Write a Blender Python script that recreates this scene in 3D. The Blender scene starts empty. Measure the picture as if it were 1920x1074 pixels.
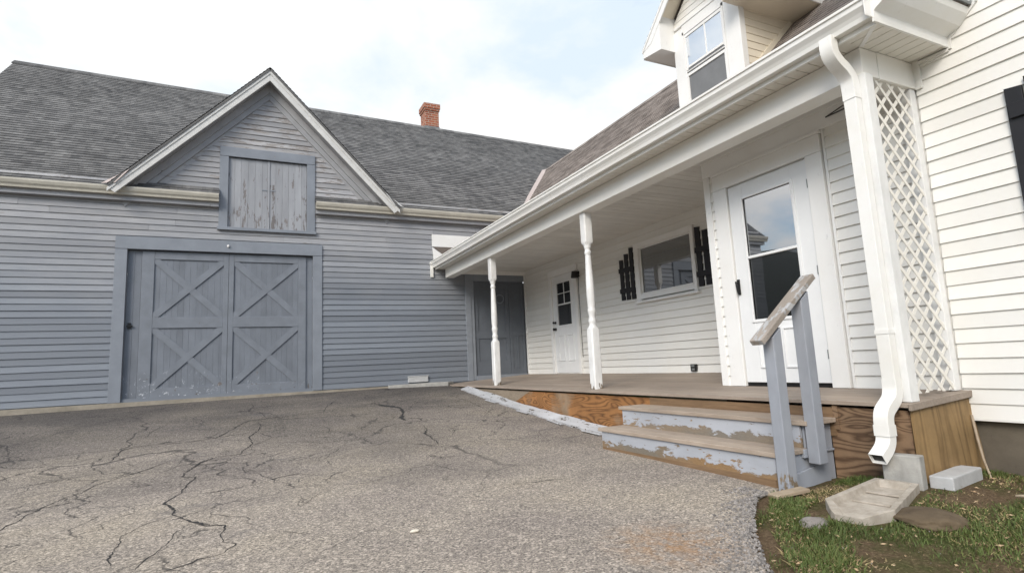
import bpy, bmesh, math, random
from mathutils import Vector, noise
random.seed(7)
R = math.radians
scene = bpy.context.scene
col = scene.collection

# ------------------------------------------------------------------ materials
def newmat(name):
    m = bpy.data.materials.new(name); m.use_nodes = True
    nt = m.node_tree; nt.nodes.clear()
    out = nt.nodes.new('ShaderNodeOutputMaterial'); b = nt.nodes.new('ShaderNodeBsdfPrincipled')
    nt.links.new(b.outputs[0], out.inputs[0])
    return m, nt, b
def nd(nt, typ, **kw):
    n = nt.nodes.new(typ)
    for k, v in kw.items():
        if k.startswith('_'): setattr(n, k[1:], v)
        else:
            key = k.replace('__', ' ')
            n.inputs[key].default_value = v
    return n
def lk(nt, a, b): nt.links.new(a, b)
def math_(nt, op, a, b=None, c=None, clamp=False):
    n = nt.nodes.new('ShaderNodeMath'); n.operation = op; n.use_clamp = clamp
    for i, x in enumerate((a, b, c)):
        if x is None: continue
        if isinstance(x, (int, float)): n.inputs[i].default_value = x
        else: lk(nt, x, n.inputs[i])
    return n.outputs[0]
def mixc(nt, f, a, b, blend='MIX'):
    n = nt.nodes.new('ShaderNodeMix'); n.data_type = 'RGBA'; n.blend_type = blend
    for s, x in ((n.inputs[0], f), (n.inputs[6], a), (n.inputs[7], b)):
        if isinstance(x, (int, float)): s.default_value = x
        elif isinstance(x, (tuple, list)): s.default_value = (x[0], x[1], x[2], 1)
        else: lk(nt, x, s)
    return n.outputs[2]
def ramp(nt, f, stops, interp='LINEAR'):
    n = nt.nodes.new('ShaderNodeValToRGB'); n.color_ramp.interpolation = interp
    e = n.color_ramp.elements
    while len(e) < len(stops): e.new(.5)
    for i, (p, c) in enumerate(stops):
        e[i].position = p; e[i].color = (c, c, c, 1) if isinstance(c, (int, float)) else (c[0], c[1], c[2], 1)
    lk(nt, f, n.inputs[0]); return n.outputs[0]
def coords(nt, which='pos', scale=(1, 1, 1), loc=(0, 0, 0)):
    if which == 'pos': s = nt.nodes.new('ShaderNodeNewGeometry').outputs['Position']
    elif which == 'uv': s = nt.nodes.new('ShaderNodeTexCoord').outputs['UV']
    else: s = nt.nodes.new('ShaderNodeTexCoord').outputs['Object']
    m = nt.nodes.new('ShaderNodeMapping'); m.inputs['Scale'].default_value = scale; m.inputs['Location'].default_value = loc
    lk(nt, s, m.inputs[0]); return m.outputs[0]
def nz(nt, vec, scale, detail=4, rough=.6, dist=0):
    n = nt.nodes.new('ShaderNodeTexNoise'); n.inputs['Scale'].default_value = scale; n.inputs['Detail'].default_value = detail
    n.inputs['Roughness'].default_value = rough; n.inputs['Distortion'].default_value = dist
    lk(nt, vec, n.inputs['Vector']); return n.outputs['Fac']
def bump(nt, b, h, strength=.3, dist=.01):
    n = nt.nodes.new('ShaderNodeBump'); n.inputs['Strength'].default_value = strength; n.inputs['Distance'].default_value = dist
    lk(nt, h, n.inputs['Height']); lk(nt, n.outputs[0], b.inputs['Normal'])
def sep_z(nt):
    s = nt.nodes.new('ShaderNodeSeparateXYZ'); lk(nt, nt.nodes.new('ShaderNodeNewGeometry').outputs['Position'], s.inputs[0]); return s.outputs
def rng(nt, x, a, b, c=0., d=1.):
    n = nt.nodes.new('ShaderNodeMapRange'); lk(nt, x, n.inputs[0])
    for i, v in enumerate((a, b, c, d)): n.inputs[i+1].default_value = v
    return n.outputs[0]
def tone(nt):
    n = nt.nodes.new('ShaderNodeAttribute'); n.attribute_name = 'tone'; return n.outputs['Fac']

def simple(name, c, rough=.5, var=.12, scale=6, c2=None, stretch=(1, 1, 1), bmp=.15, usetone=0., spec=.4, spots=0):
    """painted / plain surface with mottling, fine grain and optional specks of dirt"""
    m, nt, b = newmat(name)
    v = coords(nt, 'pos', stretch)
    f = nz(nt, v, scale, 5, .65)
    c2 = c2 or tuple(x*(1-2*var) for x in c)
    cc = mixc(nt, rng(nt, f, .3, .75), c, c2)
    if usetone:
        t = rng(nt, tone(nt), 0, 1, 1-usetone, 1+usetone)
        tc = nt.nodes.new('ShaderNodeCombineColor')
        for i in range(3): lk(nt, t, tc.inputs[i])
        cc = mixc(nt, 1., cc, tc.outputs[0], 'MULTIPLY')
    if spots:
        s = nz(nt, coords(nt, 'pos', (1, 1, .5)), 22, 3, .7)
        cc = mixc(nt, math_(nt, 'MULTIPLY', rng(nt, s, .66, .74), spots, clamp=True), cc, tuple(x*.45 for x in c))
    lk(nt, cc, b.inputs['Base Color']); b.inputs['Roughness'].default_value = rough
    b.inputs['Specular IOR Level'].default_value = spec
    bump(nt, b, nz(nt, coords(nt, 'pos', stretch), scale*12, 4, .7), bmp, .004)
    return m

def peeling(name, paint, wood, amount, scale=5, zlo=None, zhi=None, zbias=0., wood2=None, stretch=(1, 1, 1), usetone=.0, rough=.6, fleck=None, chips=0):
    """old paint flaking off wood; amount ~ share bare; zbias adds bareness towards zlo"""
    m, nt, b = newmat(name)
    v = coords(nt, 'pos', stretch)
    n1 = nz(nt, v, scale, 9, .68, .3)
    thr = math_(nt, 'ADD', n1, amount-.5)
    if zlo is not None:
        z = sep_z(nt)[2]
        thr = math_(nt, 'ADD', thr, rng(nt, z, zlo, zhi, zbias, 0.))
    mask = rng(nt, thr, .5, .53)
    if chips:
        cn = nz(nt, coords(nt, 'pos', tuple(s*1. for s in stretch)), scale*3.4, 4, .6)
        cm = rng(nt, math_(nt, 'ADD', cn, math_(nt, 'MULTIPLY', math_(nt, 'SUBTRACT', n1, .5), .5)), .645, .665)
        mask = math_(nt, 'MAXIMUM', mask, math_(nt, 'MULTIPLY', cm, chips))
    grain = nz(nt, coords(nt, 'pos', tuple(s*1. for s in stretch)), scale*9, 6, .7)
    big = nz(nt, v, scale*.35, 3, .5)
    wood2 = wood2 or tuple(x*.5 for x in wood)
    wc = mixc(nt, rng(nt, big, .4, .6), wood, wood2)
    wc = mixc(nt, rng(nt, grain, .3, .8, 0, .55), wc, tuple(x*.35 for x in wood))
    pc = mixc(nt, rng(nt, nz(nt, v, scale*.6, 4), .3, .7), paint, tuple(x*.8 for x in paint))
    if usetone:
        t = rng(nt, tone(nt), 0, 1, 1-usetone, 1+usetone)
        tc = nt.nodes.new('ShaderNodeCombineColor')
        for i in range(3): lk(nt, t, tc.inputs[i])
        pc = mixc(nt, 1., pc, tc.outputs[0], 'MULTIPLY')
    cc = mixc(nt, mask, pc, wc)
    if fleck:
        fl = rng(nt, nz(nt, coords(nt, 'pos', stretch), scale*2.2, 5, .75), .59, .63)
        if zlo is not None: fl = math_(nt, 'MULTIPLY', math_(nt, 'MULTIPLY', fl, rng(nt, sep_z(nt)[2], zlo, zhi, 1., 0.)), rng(nt, sep_z(nt)[0], -6.4, -3.8, 1., .15))
        cc = mixc(nt, fl, cc, fleck)
    lk(nt, cc, b.inputs['Base Color']); b.inputs['Roughness'].default_value = rough
    h = math_(nt, 'SUBTRACT', math_(nt, 'MULTIPLY', grain, .4), mask)
    bump(nt, b, h, .35, .004)
    return m

def shingles(name, c1, c2, c3, w=.32, h=.135):
    m, nt, b = newmat(name)
    uv = coords(nt, 'uv')
    def brick(ww, off, loc):
        n = nt.nodes.new('ShaderNodeTexBrick'); n.offset = off; n.inputs['Scale'].default_value = 1
        n.inputs['Brick Width'].default_value = ww; n.inputs['Row Height'].default_value = h
        n.inputs['Mortar Size'].default_value = .004; n.inputs['Bias'].default_value = 0
        n.inputs['Color1'].default_value = (0, 0, 0, 1); n.inputs['Color2'].default_value = (1, 1, 1, 1); n.inputs['Mortar'].default_value = (.2, .2, .2, 1)
        lk(nt, coords(nt, 'uv', (1, 1, 1), loc), n.inputs['Vector']); return n
    b1 = brick(w, .37, (0, 0, 0)); b2 = brick(w*.46, .61, (.11, 0, 0))
    f = mixc(nt, .45, b1.outputs['Color'], b2.outputs['Color'])
    cc = ramp(nt, f, [(.05, c1), (.5, c2), (.95, c3)])
    gr = nz(nt, coords(nt, 'pos'), 130, 3, .7)
    cc = mixc(nt, 1., cc, ramp(nt, gr, [(.3, .6), (.7, 1.35)]), 'MULTIPLY')
    bigv = nz(nt, coords(nt, 'pos', (.4, 1, 1)), .7, 4, .6)
    cc = mixc(nt, 1., cc, ramp(nt, bigv, [(.3, .93), (.7, 1.06)]), 'MULTIPLY')
    st = nz(nt, coords(nt, 'uv', (3.2, .35, 1)), 1.3, 4, .6)
    cc = mixc(nt, 1., cc, ramp(nt, st, [(.34, .86), (.5, 1.0), (.66, 1.08)]), 'MULTIPLY')
    lk(nt, cc, b.inputs['Base Color']); b.inputs['Roughness'].default_value = .92; b.inputs['Specular IOR Level'].default_value = .2
    bump(nt, b, math_(nt, 'ADD', math_(nt, 'MULTIPLY', b1.outputs['Fac'], -1), math_(nt, 'MULTIPLY', gr, .5)), .4, .004)
    return m

def plywood(name, dark, light, scale=1., axis='x', contrast=1., grey=None, rings=5.0, soft=False):
    m, nt, b = newmat(name)
    st = {'swirl': (1, .62, 2.6), 'vert': (9, 9, .45)}[axis]
    v = coords(nt, 'pos', st)
    n = nt.nodes.new('ShaderNodeTexNoise'); n.inputs['Scale'].default_value = scale; n.inputs['Detail'].default_value = 1.2; n.inputs['Distortion'].default_value = .7
    lk(nt, v, n.inputs[0])
    r = math_(nt, 'FRACT', math_(nt, 'MULTIPLY', n.outputs['Fac'], rings*3.2))
    fib = nz(nt, coords(nt, 'pos', (3, 3, 40) if axis == 'swirl' else (40, 40, 2)), 3, 4, .7)
    r2 = math_(nt, 'ADD', r, math_(nt, 'MULTIPLY', math_(nt, 'SUBTRACT', fib, .5), .5))
    cc = ramp(nt, r2, [(.0, dark), (.28, light), (.62, light), (.86, dark), (1., tuple(x*.7 for x in dark))])
    wv = nz(nt, coords(nt, 'pos'), 1.7, 5, .6)
    if grey: cc = mixc(nt, rng(nt, wv, .56, .70), cc, grey)
    cc = mixc(nt, 1., cc, ramp(nt, nz(nt, coords(nt, 'pos', (1, 1, 1)), 4, 5), [(.3, .72), (.7, 1.15)]), 'MULTIPLY')
    lk(nt, cc, b.inputs['Base Color']); b.inputs['Roughness'].default_value = .75
    bump(nt, b, math_(nt, 'ADD', r, fib), .15, .003)
    return m

def planks(name, c, c2, stretch, rough=.7, gap=None):
    m, nt, b = newmat(name)
    g1 = nz(nt, coords(nt, 'pos', stretch), 5, 6, .7, .2)
    g2 = nz(nt, coords(nt, 'pos'), 1.3, 4)
    cc = mixc(nt, rng(nt, g1, .3, .72), c, c2)
    cc = mixc(nt, 1., cc, ramp(nt, g2, [(.3, .82), (.7, 1.12)]), 'MULTIPLY')
    t = rng(nt, tone(nt), 0, 1, .86, 1.12)
    tc = nt.nodes.new('ShaderNodeCombineColor')
    for i in range(3): lk(nt, t, tc.inputs[i])
    cc = mixc(nt, 1., cc, tc.outputs[0], 'MULTIPLY')
    lk(nt, cc, b.inputs['Base Color']); b.inputs['Roughness'].default_value = rough
    bump(nt, b, g1, .3, .003)
    return m

def glass(name, c=(.012, .013, .015), refl=.35):
    m, nt, b = newmat(name)
    b.inputs['Base Color'].default_value = (*c, 1); b.inputs['Roughness'].default_value = .25
    g = nt.nodes.new('ShaderNodeBsdfGlossy'); g.inputs['Roughness'].default_value = .015; g.inputs['Color'].default_value = (.95, .97, 1, 1)
    mx = nt.nodes.new('ShaderNodeMixShader'); lw = nt.nodes.new('ShaderNodeFresnel'); lw.inputs[0].default_value = 1.5
    lk(nt, math_(nt, 'ADD', lw.outputs[0], refl, clamp=True), mx.inputs[0])
    lk(nt, b.outputs[0], mx.inputs[1]); lk(nt, g.outputs[0], mx.inputs[2])
    out = [n for n in nt.nodes if n.type == 'OUTPUT_MATERIAL'][0]; lk(nt, mx.outputs[0], out.inputs[0])
    bn = nt.nodes.new('ShaderNodeBump'); bn.inputs['Strength'].default_value = .02; bn.inputs['Distance'].default_value = .02
    lk(nt, nz(nt, coords(nt, 'pos'), 2.2, 1), bn.inputs['Height']); lk(nt, bn.outputs[0], g.inputs['Normal'])
    return m

BARN = (.192, .214, .243); BARN_W = (.36, .345, .335)
M = {}
def barn_siding(name, gable=False):
    m, nt, b = newmat(name)
    v = coords(nt, 'pos', (1, 1, 6))
    z = sep_z(nt)[2]
    n1 = nz(nt, coords(nt, 'pos', (1, 1, 4)), 3.2, 8, .7, .3)
    fade = rng(nt, math_(nt, 'ADD', z, math_(nt, 'MULTIPLY', math_(nt, 'SUBTRACT', nz(nt, coords(nt, 'pos'), .8, 3), .5), 1.6)), 1.6, 3.9)
    t = tone(nt)
    pc = mixc(nt, fade, BARN, (.40, .395, .395))
    tt = rng(nt, t, 0, 1, .80, 1.17)
    tc = nt.nodes.new('ShaderNodeCombineColor')
    for i in range(3): lk(nt, tt, tc.inputs[i])
    pc = mixc(nt, 1., pc, tc.outputs[0], 'MULTIPLY')
    pc = mixc(nt, rng(nt, nz(nt, v, 1.6, 6, .7), .35, .75, 0, .5), pc, (.15, .165, .20))
    # bare weathered wood where the paint has gone, mostly up on the gable
    bias = rng(nt, z, 2.6, 4.6, -.12, .055)
    mask = rng(nt, math_(nt, 'ADD', math_(nt, 'ADD', n1, bias), rng(nt, t, 0, 1, -.09, .05)), .56, .60)
    grain = nz(nt, coords(nt, 'pos', (1.2, 1, 14)), 9, 6, .75)
    wood = ramp(nt, grain, [(.25, (.13, .11, .10)), (.55, (.30, .28, .265)), (.8, (.44, .42, .40))])
    cc = mixc(nt, mask, pc, wood)
    lk(nt, cc, b.inputs['Base Color']); b.inputs['Roughness'].default_value = .6
    bump(nt, b, math_(nt, 'SUBTRACT', math_(nt, 'MULTIPLY', grain, .5), mask), .3, .004)
    return m
M['barn_siding'] = barn_siding('barn_siding_paint')
M['barn_trim'] = peeling('barn_trim_paint', (.24, .264, .30), (.25, .235, .225), .33, 5, stretch=(1, 1, 1))
M['barn_soffit'] = peeling('barn_soffit_paint', (.36, .365, .38), (.26, .245, .235), .34, 5)
M['barn_door'] = peeling('barn_door_paint', (.186, .206, .237), (.20, .18, .17), .29, 5, 0., .55, .16, stretch=(1.6, 1, .8), usetone=.08, fleck=(.62, .64, .68))
M['barn_brace'] = peeling('barn_brace_paint', (.20, .221, .253), (.2, .18, .17), .31, 7, 0., .6, .10, stretch=(1, 1, 1), fleck=(.66, .68, .72))
M['loft_door'] = peeling('loft_door_paint', (.35, .362, .385), (.235, .215, .21), .385, 4.5, 3.1, 4.7, .10, wood2=(.17, .155, .15), stretch=(2.2, 1, .5), usetone=.10)
M['side_door'] = peeling('side_door_paint', (.125, .142, .168), (.14, .13, .12), .22, 5)
M['barn_roof'] = shingles('barn_roof_shingles', (.088, .088, .089), (.152, .15, .148), (.212, .209, .204), .27, .118)
M['house_roof'] = shingles('house_roof_shingles', (.14, .118, .104), (.235, .203, .182), (.33, .29, .262), .31, .13)
M['old_metal'] = simple('old_gutter_enamel', (.56, .53, .45), .45, .12, 5, spots=.35)
M['barn_rake'] = simple('weathered_white_paint', (.66, .655, .63), .55, .10, 6, stretch=(1, 1, 1), spots=.5)
M['concrete'] = simple('grey_concrete', (.42, .41, .38), .9, .2, 11, bmp=.5, spots=.4)
M['sill_concrete'] = simple('stained_concrete', (.36, .32, .26), .9, .22, 4, c2=(.20, .18, .14), bmp=.5, spots=.5)
M['foundation'] = simple('dark_foundation_concrete', (.17, .145, .11), .9, .2, 3, c2=(.10, .085, .065), bmp=.5, spots=.4)
M['splash'] = simple('cast_concrete_weathered', (.47, .425, .365), .9, .18, 13, c2=(.27, .235, .19), bmp=.55, spots=.55)
M['vinyl'] = simple('white_vinyl_siding', (.815, .81, .78), .45, .05, 1.7, c2=(.765, .745, .69), stretch=(1, 1, .4), bmp=.05, usetone=.05, spec=.35, spots=.10)
M['vinyl_warm_lit'] = simple('white_vinyl_warm_lit', (.80, .73, .60), .45, .05, 2, bmp=.05, usetone=.03)  # same white vinyl, with warm reflected light put into the colour
M['white'] = simple('white_trim_paint', (.84, .84, .825), .42, .05, 2.5, c2=(.79, .78, .75), bmp=.06, spots=.25)
M['gutter'] = simple('white_gutter_enamel', (.84, .838, .815), .32, .05, 2.2, c2=(.77, .75, .69), bmp=.04, spots=.2)
M['beam'] = simple('white_beam_cladding', (.83, .82, .785), .42, .05, 1.8, c2=(.77, .745, .68), bmp=.05, spots=.1)
M['soffit'] = simple('soffit_panels', (.80, .77, .70), .5, .05, 3, bmp=.05)
M['ceiling'] = simple('porch_ceiling_boards', (.78, .765, .72), .6, .06, 3, bmp=.08, usetone=.04)
M['door_white'] = simple('white_door_enamel', (.81, .82, .82), .35, .04, 3, bmp=.03)
M['post'] = peeling('post_white_paint', (.83, .83, .815), (.30, .24, .17), .22, 10, -.1, .16, .46, stretch=(1.6, 1.6, .7), rough=.45)
M['cornerpost'] = peeling('corner_post_white_paint', (.82, .82, .80), (.36, .33, .29), .245, 8, stretch=(1.4, 1.4, .8), rough=.5)
M['lattice'] = simple('white_lattice_plastic', (.80, .775, .71), .45, .05, 6)
M['black'] = simple('black_shutter_paint', (.018, .018, .021), .55, .2, 6, bmp=.2)
M['blackmetal'] = simple('black_metal', (.015, .015, .015), .35, .1, 8)
M['deck'] = planks('weathered_deck_boards', (.36, .30, .245), (.25, .20, .16), (8, .7, 8))
M['tread'] = planks('weathered_tread_boards', (.45, .375, .305), (.30, .235, .18), (9, .8, 9))
M['riser'] = peeling('peeling_riser_paint', (.44, .462, .505), (.31, .195, .095), .345, 6.0, -.60, -.40, .34, wood2=(.21, .19, .155), stretch=(1, .6, 1.7), chips=1)
M['riser_up'] = peeling('peeling_riser_paint_upper', (.44, .462, .505), (.30, .22, .14), .33, 6.0, -.385, -.22, .36, wood2=(.22, .20, .17), stretch=(1, .6, 1.7), chips=1)
M['stringer'] = peeling('stringer_paint', (.33, .355, .40), (.25, .22, .18), .30, 5)
M['rail_post'] = peeling('rail_post_paint', (.325, .345, .385), (.30, .23, .15), .27, 7, -.62, -.30, .24, wood2=(.10, .08, .06), stretch=(1.6, 1.6, .7))
M['handrail'] = peeling('handrail_bare_wood', (.44, .44, .44), (.40, .35, .305), .55, 6, stretch=(.8, 2.5, 1), wood2=(.30, .26, .22), chips=1)
M['kerb'] = peeling('edging_board_paint', (.50, .51, .525), (.15, .125, .095), .405, 7, stretch=(1.5, .6, 1), chips=1)
M['ply_orange'] = plywood('orange_swirl_plywood', (.185, .082, .026), (.34, .160, .055), 1.5, 'swirl', rings=6.5, grey=(.29, .205, .13))
M['ply_dark'] = plywood('dark_swirl_plywood', (.115, .066, .036), (.245, .158, .094), 1.35, 'swirl', rings=4.6)
M['ply_vert'] = plywood('upright_grain_plywood', (.215, .135, .058), (.285, .185, .083), 1.6, 'vert', rings=1.0)
M['skirt_grey'] = planks('grey_brown_skirt_board', (.33, .275, .21), (.22, .17, .12), (2, 2, 12))
M['ledger'] = planks('brown_ledger_board', (.26, .165, .09), (.14, .085, .045), (6, .8, 14))
M['timber'] = planks('dry_grey_stick', (.44, .36, .26), (.3, .23, .16), (3, 3, 3))
M['glass_sky'] = glass('storm_door_glass', refl=.34)
M['glass'] = glass('window_glass', (.02, .022, .022), .16)
M['glass_dark'] = glass('dark_door_glass', (.008, .009, .01), .02)
M['glass_dormer'] = glass('dormer_glass_sky_curtain', (.30, .36, .42), .42)  # pale blue base colour holds a painted sky reflection and a curtain
M['screen'] = simple('grey_insect_screen', (.20, .205, .21), .6, .1, 5)
M['frost'] = simple('blind_behind_screen', (.16, .165, .17), .6, .1, 5)
M['flash'] = simple('pink_grey_flashing', (.46, .39, .365), .5, .08, 7)
M['lead'] = simple('grey_metal_edge', (.22, .235, .235), .5, .12, 7)
M['stone'] = simple('mud_covered_stone', (.135, .10, .062), .95, .25, 8, c2=(.07, .05, .03), bmp=.8)
M['stone2'] = simple('grey_stone', (.27, .245, .225), .9, .2, 10, bmp=.8)
M['pale'] = simple('pale_stone', (.72, .66, .55), .8, .1, 20)
M['whiteblock'] = simple('white_washed_block', (.50, .505, .505), .8, .1, 12, bmp=.4, spots=.4)

def brickmat():
    m, nt, b = newmat('old_red_brick')
    n = nt.nodes.new('ShaderNodeTexBrick'); n.inputs['Scale'].default_value = 1
    n.inputs['Brick Width'].default_value = .21; n.inputs['Row Height'].default_value = .075; n.inputs['Mortar Size'].default_value = .009
    n.inputs['Color1'].default_value = (.36, .105, .05, 1); n.inputs['Color2'].default_value = (.21, .06, .035, 1); n.inputs['Mortar'].default_value = (.42, .33, .26, 1)
    lk(nt, coords(nt, 'uv'), n.inputs['Vector'])
    cc = mixc(nt, rng(nt, nz(nt, coords(nt, 'pos'), 5, 5), .5, .8, 0, .6), n.outputs['Color'], (.46, .22, .13))
    lk(nt, cc, b.inputs['Base Color']); b.inputs['Roughness'].default_value = .9
    bump(nt, b, n.outputs['Fac'], -.6, .01); return m
M['brick'] = brickmat()

def asphaltmat():
    m, nt, b = newmat('aged_asphalt')
    p = coords(nt, 'pos', (1, 1, .2))
    vo = nt.nodes.new('ShaderNodeTexVoronoi'); vo.inputs['Scale'].default_value = 84; lk(nt, p, vo.inputs['Vector'])
    sp = nt.nodes.new('ShaderNodeSeparateColor'); lk(nt, vo.outputs['Color'], sp.inputs[0])
    vo2 = nt.nodes.new('ShaderNodeTexVoronoi'); vo2.inputs['Scale'].default_value = 150; lk(nt, p, vo2.inputs['Vector'])
    sp2 = nt.nodes.new('ShaderNodeSeparateColor'); lk(nt, vo2.outputs['Color'], sp2.inputs[0])
    agg = mixc(nt, .5, ramp(nt, sp.outputs[0], [(.0, (.06, .057, .055)), (.3, (.205, .192, .178)), (.75, (.31, .287, .262)), (1., (.66, .61, .55))]),
               ramp(nt, sp2.outputs[1], [(.0, (.075, .071, .069)), (.5, (.235, .218, .20)), (1., (.50, .46, .415))]))
    # darker towards the barn, broken up by noise, pinkish and buff stains
    xyz = sep_z(nt)
    w = nz(nt, coords(nt, 'pos', (.6, 1, 1)), .55, 5, .62, .5)
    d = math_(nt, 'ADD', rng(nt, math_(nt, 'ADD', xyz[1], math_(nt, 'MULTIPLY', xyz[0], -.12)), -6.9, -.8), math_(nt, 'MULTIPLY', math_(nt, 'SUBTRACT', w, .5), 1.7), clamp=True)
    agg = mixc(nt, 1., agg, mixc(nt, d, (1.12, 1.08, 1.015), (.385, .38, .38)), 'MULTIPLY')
    w2 = nz(nt, coords(nt, 'pos'), .9, 4, .6)
    agg = mixc(nt, 1., agg, ramp(nt, w2, [(.3, (.84, .82, .84)), (.5, (1, .98, .97)), (.7, (1.10, 1.07, 1.01))]), 'MULTIPLY')
    w3 = nz(nt, coords(nt, 'pos', (.8, 1.3, 1), (7, 3, 0)), 1.6, 6, .7)
    agg = mixc(nt, rng(nt, w3, .60, .72, 0, .55), agg, (.115, .108, .11))
    # rusty clay stain
    vm = nt.nodes.new('ShaderNodeVectorMath'); vm.operation = 'DISTANCE'
    lk(nt, nt.nodes.new('ShaderNodeNewGeometry').outputs['Position'], vm.inputs[0]); vm.inputs[1].default_value = (-2.63, -9.31, -.63)
    rs = math_(nt, 'MULTIPLY', rng(nt, vm.outputs['Value'], .05, .42, 1., 0.), rng(nt, nz(nt, coords(nt, 'pos'), 14, 7, .8), .42, .62))
    agg = mixc(nt, math_(nt, 'MULTIPLY', rs, .75), agg, (.36, .20, .085))
    # fine hairline cracks
    dist = nt.nodes.new('ShaderNodeTexNoise'); dist.inputs['Scale'].default_value = 1.6; dist.inputs['Detail'].default_value = 5; lk(nt, p, dist.inputs[0])
    va = nt.nodes.new('ShaderNodeVectorMath'); va.operation = 'MULTIPLY_ADD'; lk(nt, dist.outputs['Color'], va.inputs[0]); va.inputs[1].default_value = (.9, .9, 0); lk(nt, p, va.inputs[2])
    cks = None
    for sc, w, lo, hi in ((.75, .009, .38, .50), (1.9, .012, .46, .56)):
        vc = nt.nodes.new('ShaderNodeTexVoronoi'); vc.feature = 'DISTANCE_TO_EDGE'; vc.inputs['Scale'].default_value = sc; lk(nt, va.outputs[0], vc.inputs['Vector'])
        c_ = math_(nt, 'MULTIPLY', rng(nt, vc.outputs['Distance'], w*.25, w, 1., 0.), rng(nt, nz(nt, coords(nt, 'pos', (1, 1, 1), (sc*3, 0, 0)), .8, 4), lo, hi))
        cks = c_ if cks is None else math_(nt, 'MAXIMUM', cks, c_)
    # fewer cracks on the clean stretch nearest the lawn
    ck = math_(nt, 'MULTIPLY', cks, rng(nt, math_(nt, 'ADD', xyz[1], math_(nt, 'MULTIPLY', xyz[0], -.9)), -6.2, -3.2))
    agg = mixc(nt, math_(nt, 'MULTIPLY', ck, .75), agg, (.035, .033, .033))
    lk(nt, agg, b.inputs['Base Color']); b.inputs['Roughness'].default_value = .92; b.inputs['Specular IOR Level'].default_value = .25
    h = math_(nt, 'ADD', math_(nt, 'ADD', sp.outputs[1], math_(nt, 'MULTIPLY', sp2.outputs[0], .6)), math_(nt, 'MULTIPLY', ck, -2))
    bump(nt, b, h, .5, .006); return m
M['asphalt'] = asphaltmat()
M['crack'] = simple('crack_filler_tar', (.040, .038, .037), .95, .2, 30, bmp=.6)

def soilmat():
    m, nt, b = newmat('lawn_soil')
    n1 = nz(nt, coords(nt, 'pos'), 1.9, 6, .65); n2 = nz(nt, coords(nt, 'pos'), 55, 8, .8)
    s = ramp(nt, n2, [(.28, (.05, .034, .02)), (.5, (.13, .09, .056)), (.72, (.27, .205, .13))])
    gcol = ramp(nt, n2, [(.25, (.022, .036, .010)), (.6, (.06, .085, .022)), (.8, (.12, .13, .04))])
    cc = mixc(nt, rng(nt, n1, .44, .62), s, gcol)
    lk(nt, cc, b.inputs['Base Color']); b.inputs['Roughness'].default_value = .95; b.inputs['Specular IOR Level'].default_value = .1
    bump(nt, b, n2, .8, .02); return m
M['soil'] = soilmat()
def grassmat():
    m, nt, b = newmat('grass_blades')
    t = tone(nt)
    cc = ramp(nt, t, [(0., (.055, .08, .022)), (.42, (.095, .13, .035)), (.70, (.16, .175, .058)), (.80, (.30, .24, .11)), (1., (.42, .33, .18))])
    lk(nt, cc, b.inputs['Base Color']); b.inputs['Roughness'].default_value = .6; b.inputs['Specular IOR Level'].default_value = .25
    b.inputs['Transmission Weight'].default_value = 0
    return m
M['grass'] = grassmat()
M['hill'] = simple('wooded_hillside', (.030, .040, .018), .95, .25, .15, bmp=.5)
M['gravel'] = simple('loose_gravel_stones', (.30, .275, .255), .9, .3, 40, c2=(.10, .095, .092), bmp=.5, usetone=.5)
M['leaf'] = simple('dry_leaf_litter', (.30, .19, .10), .9, .2, 30, c2=(.42, .33, .22), bmp=.3, usetone=.4)

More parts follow.
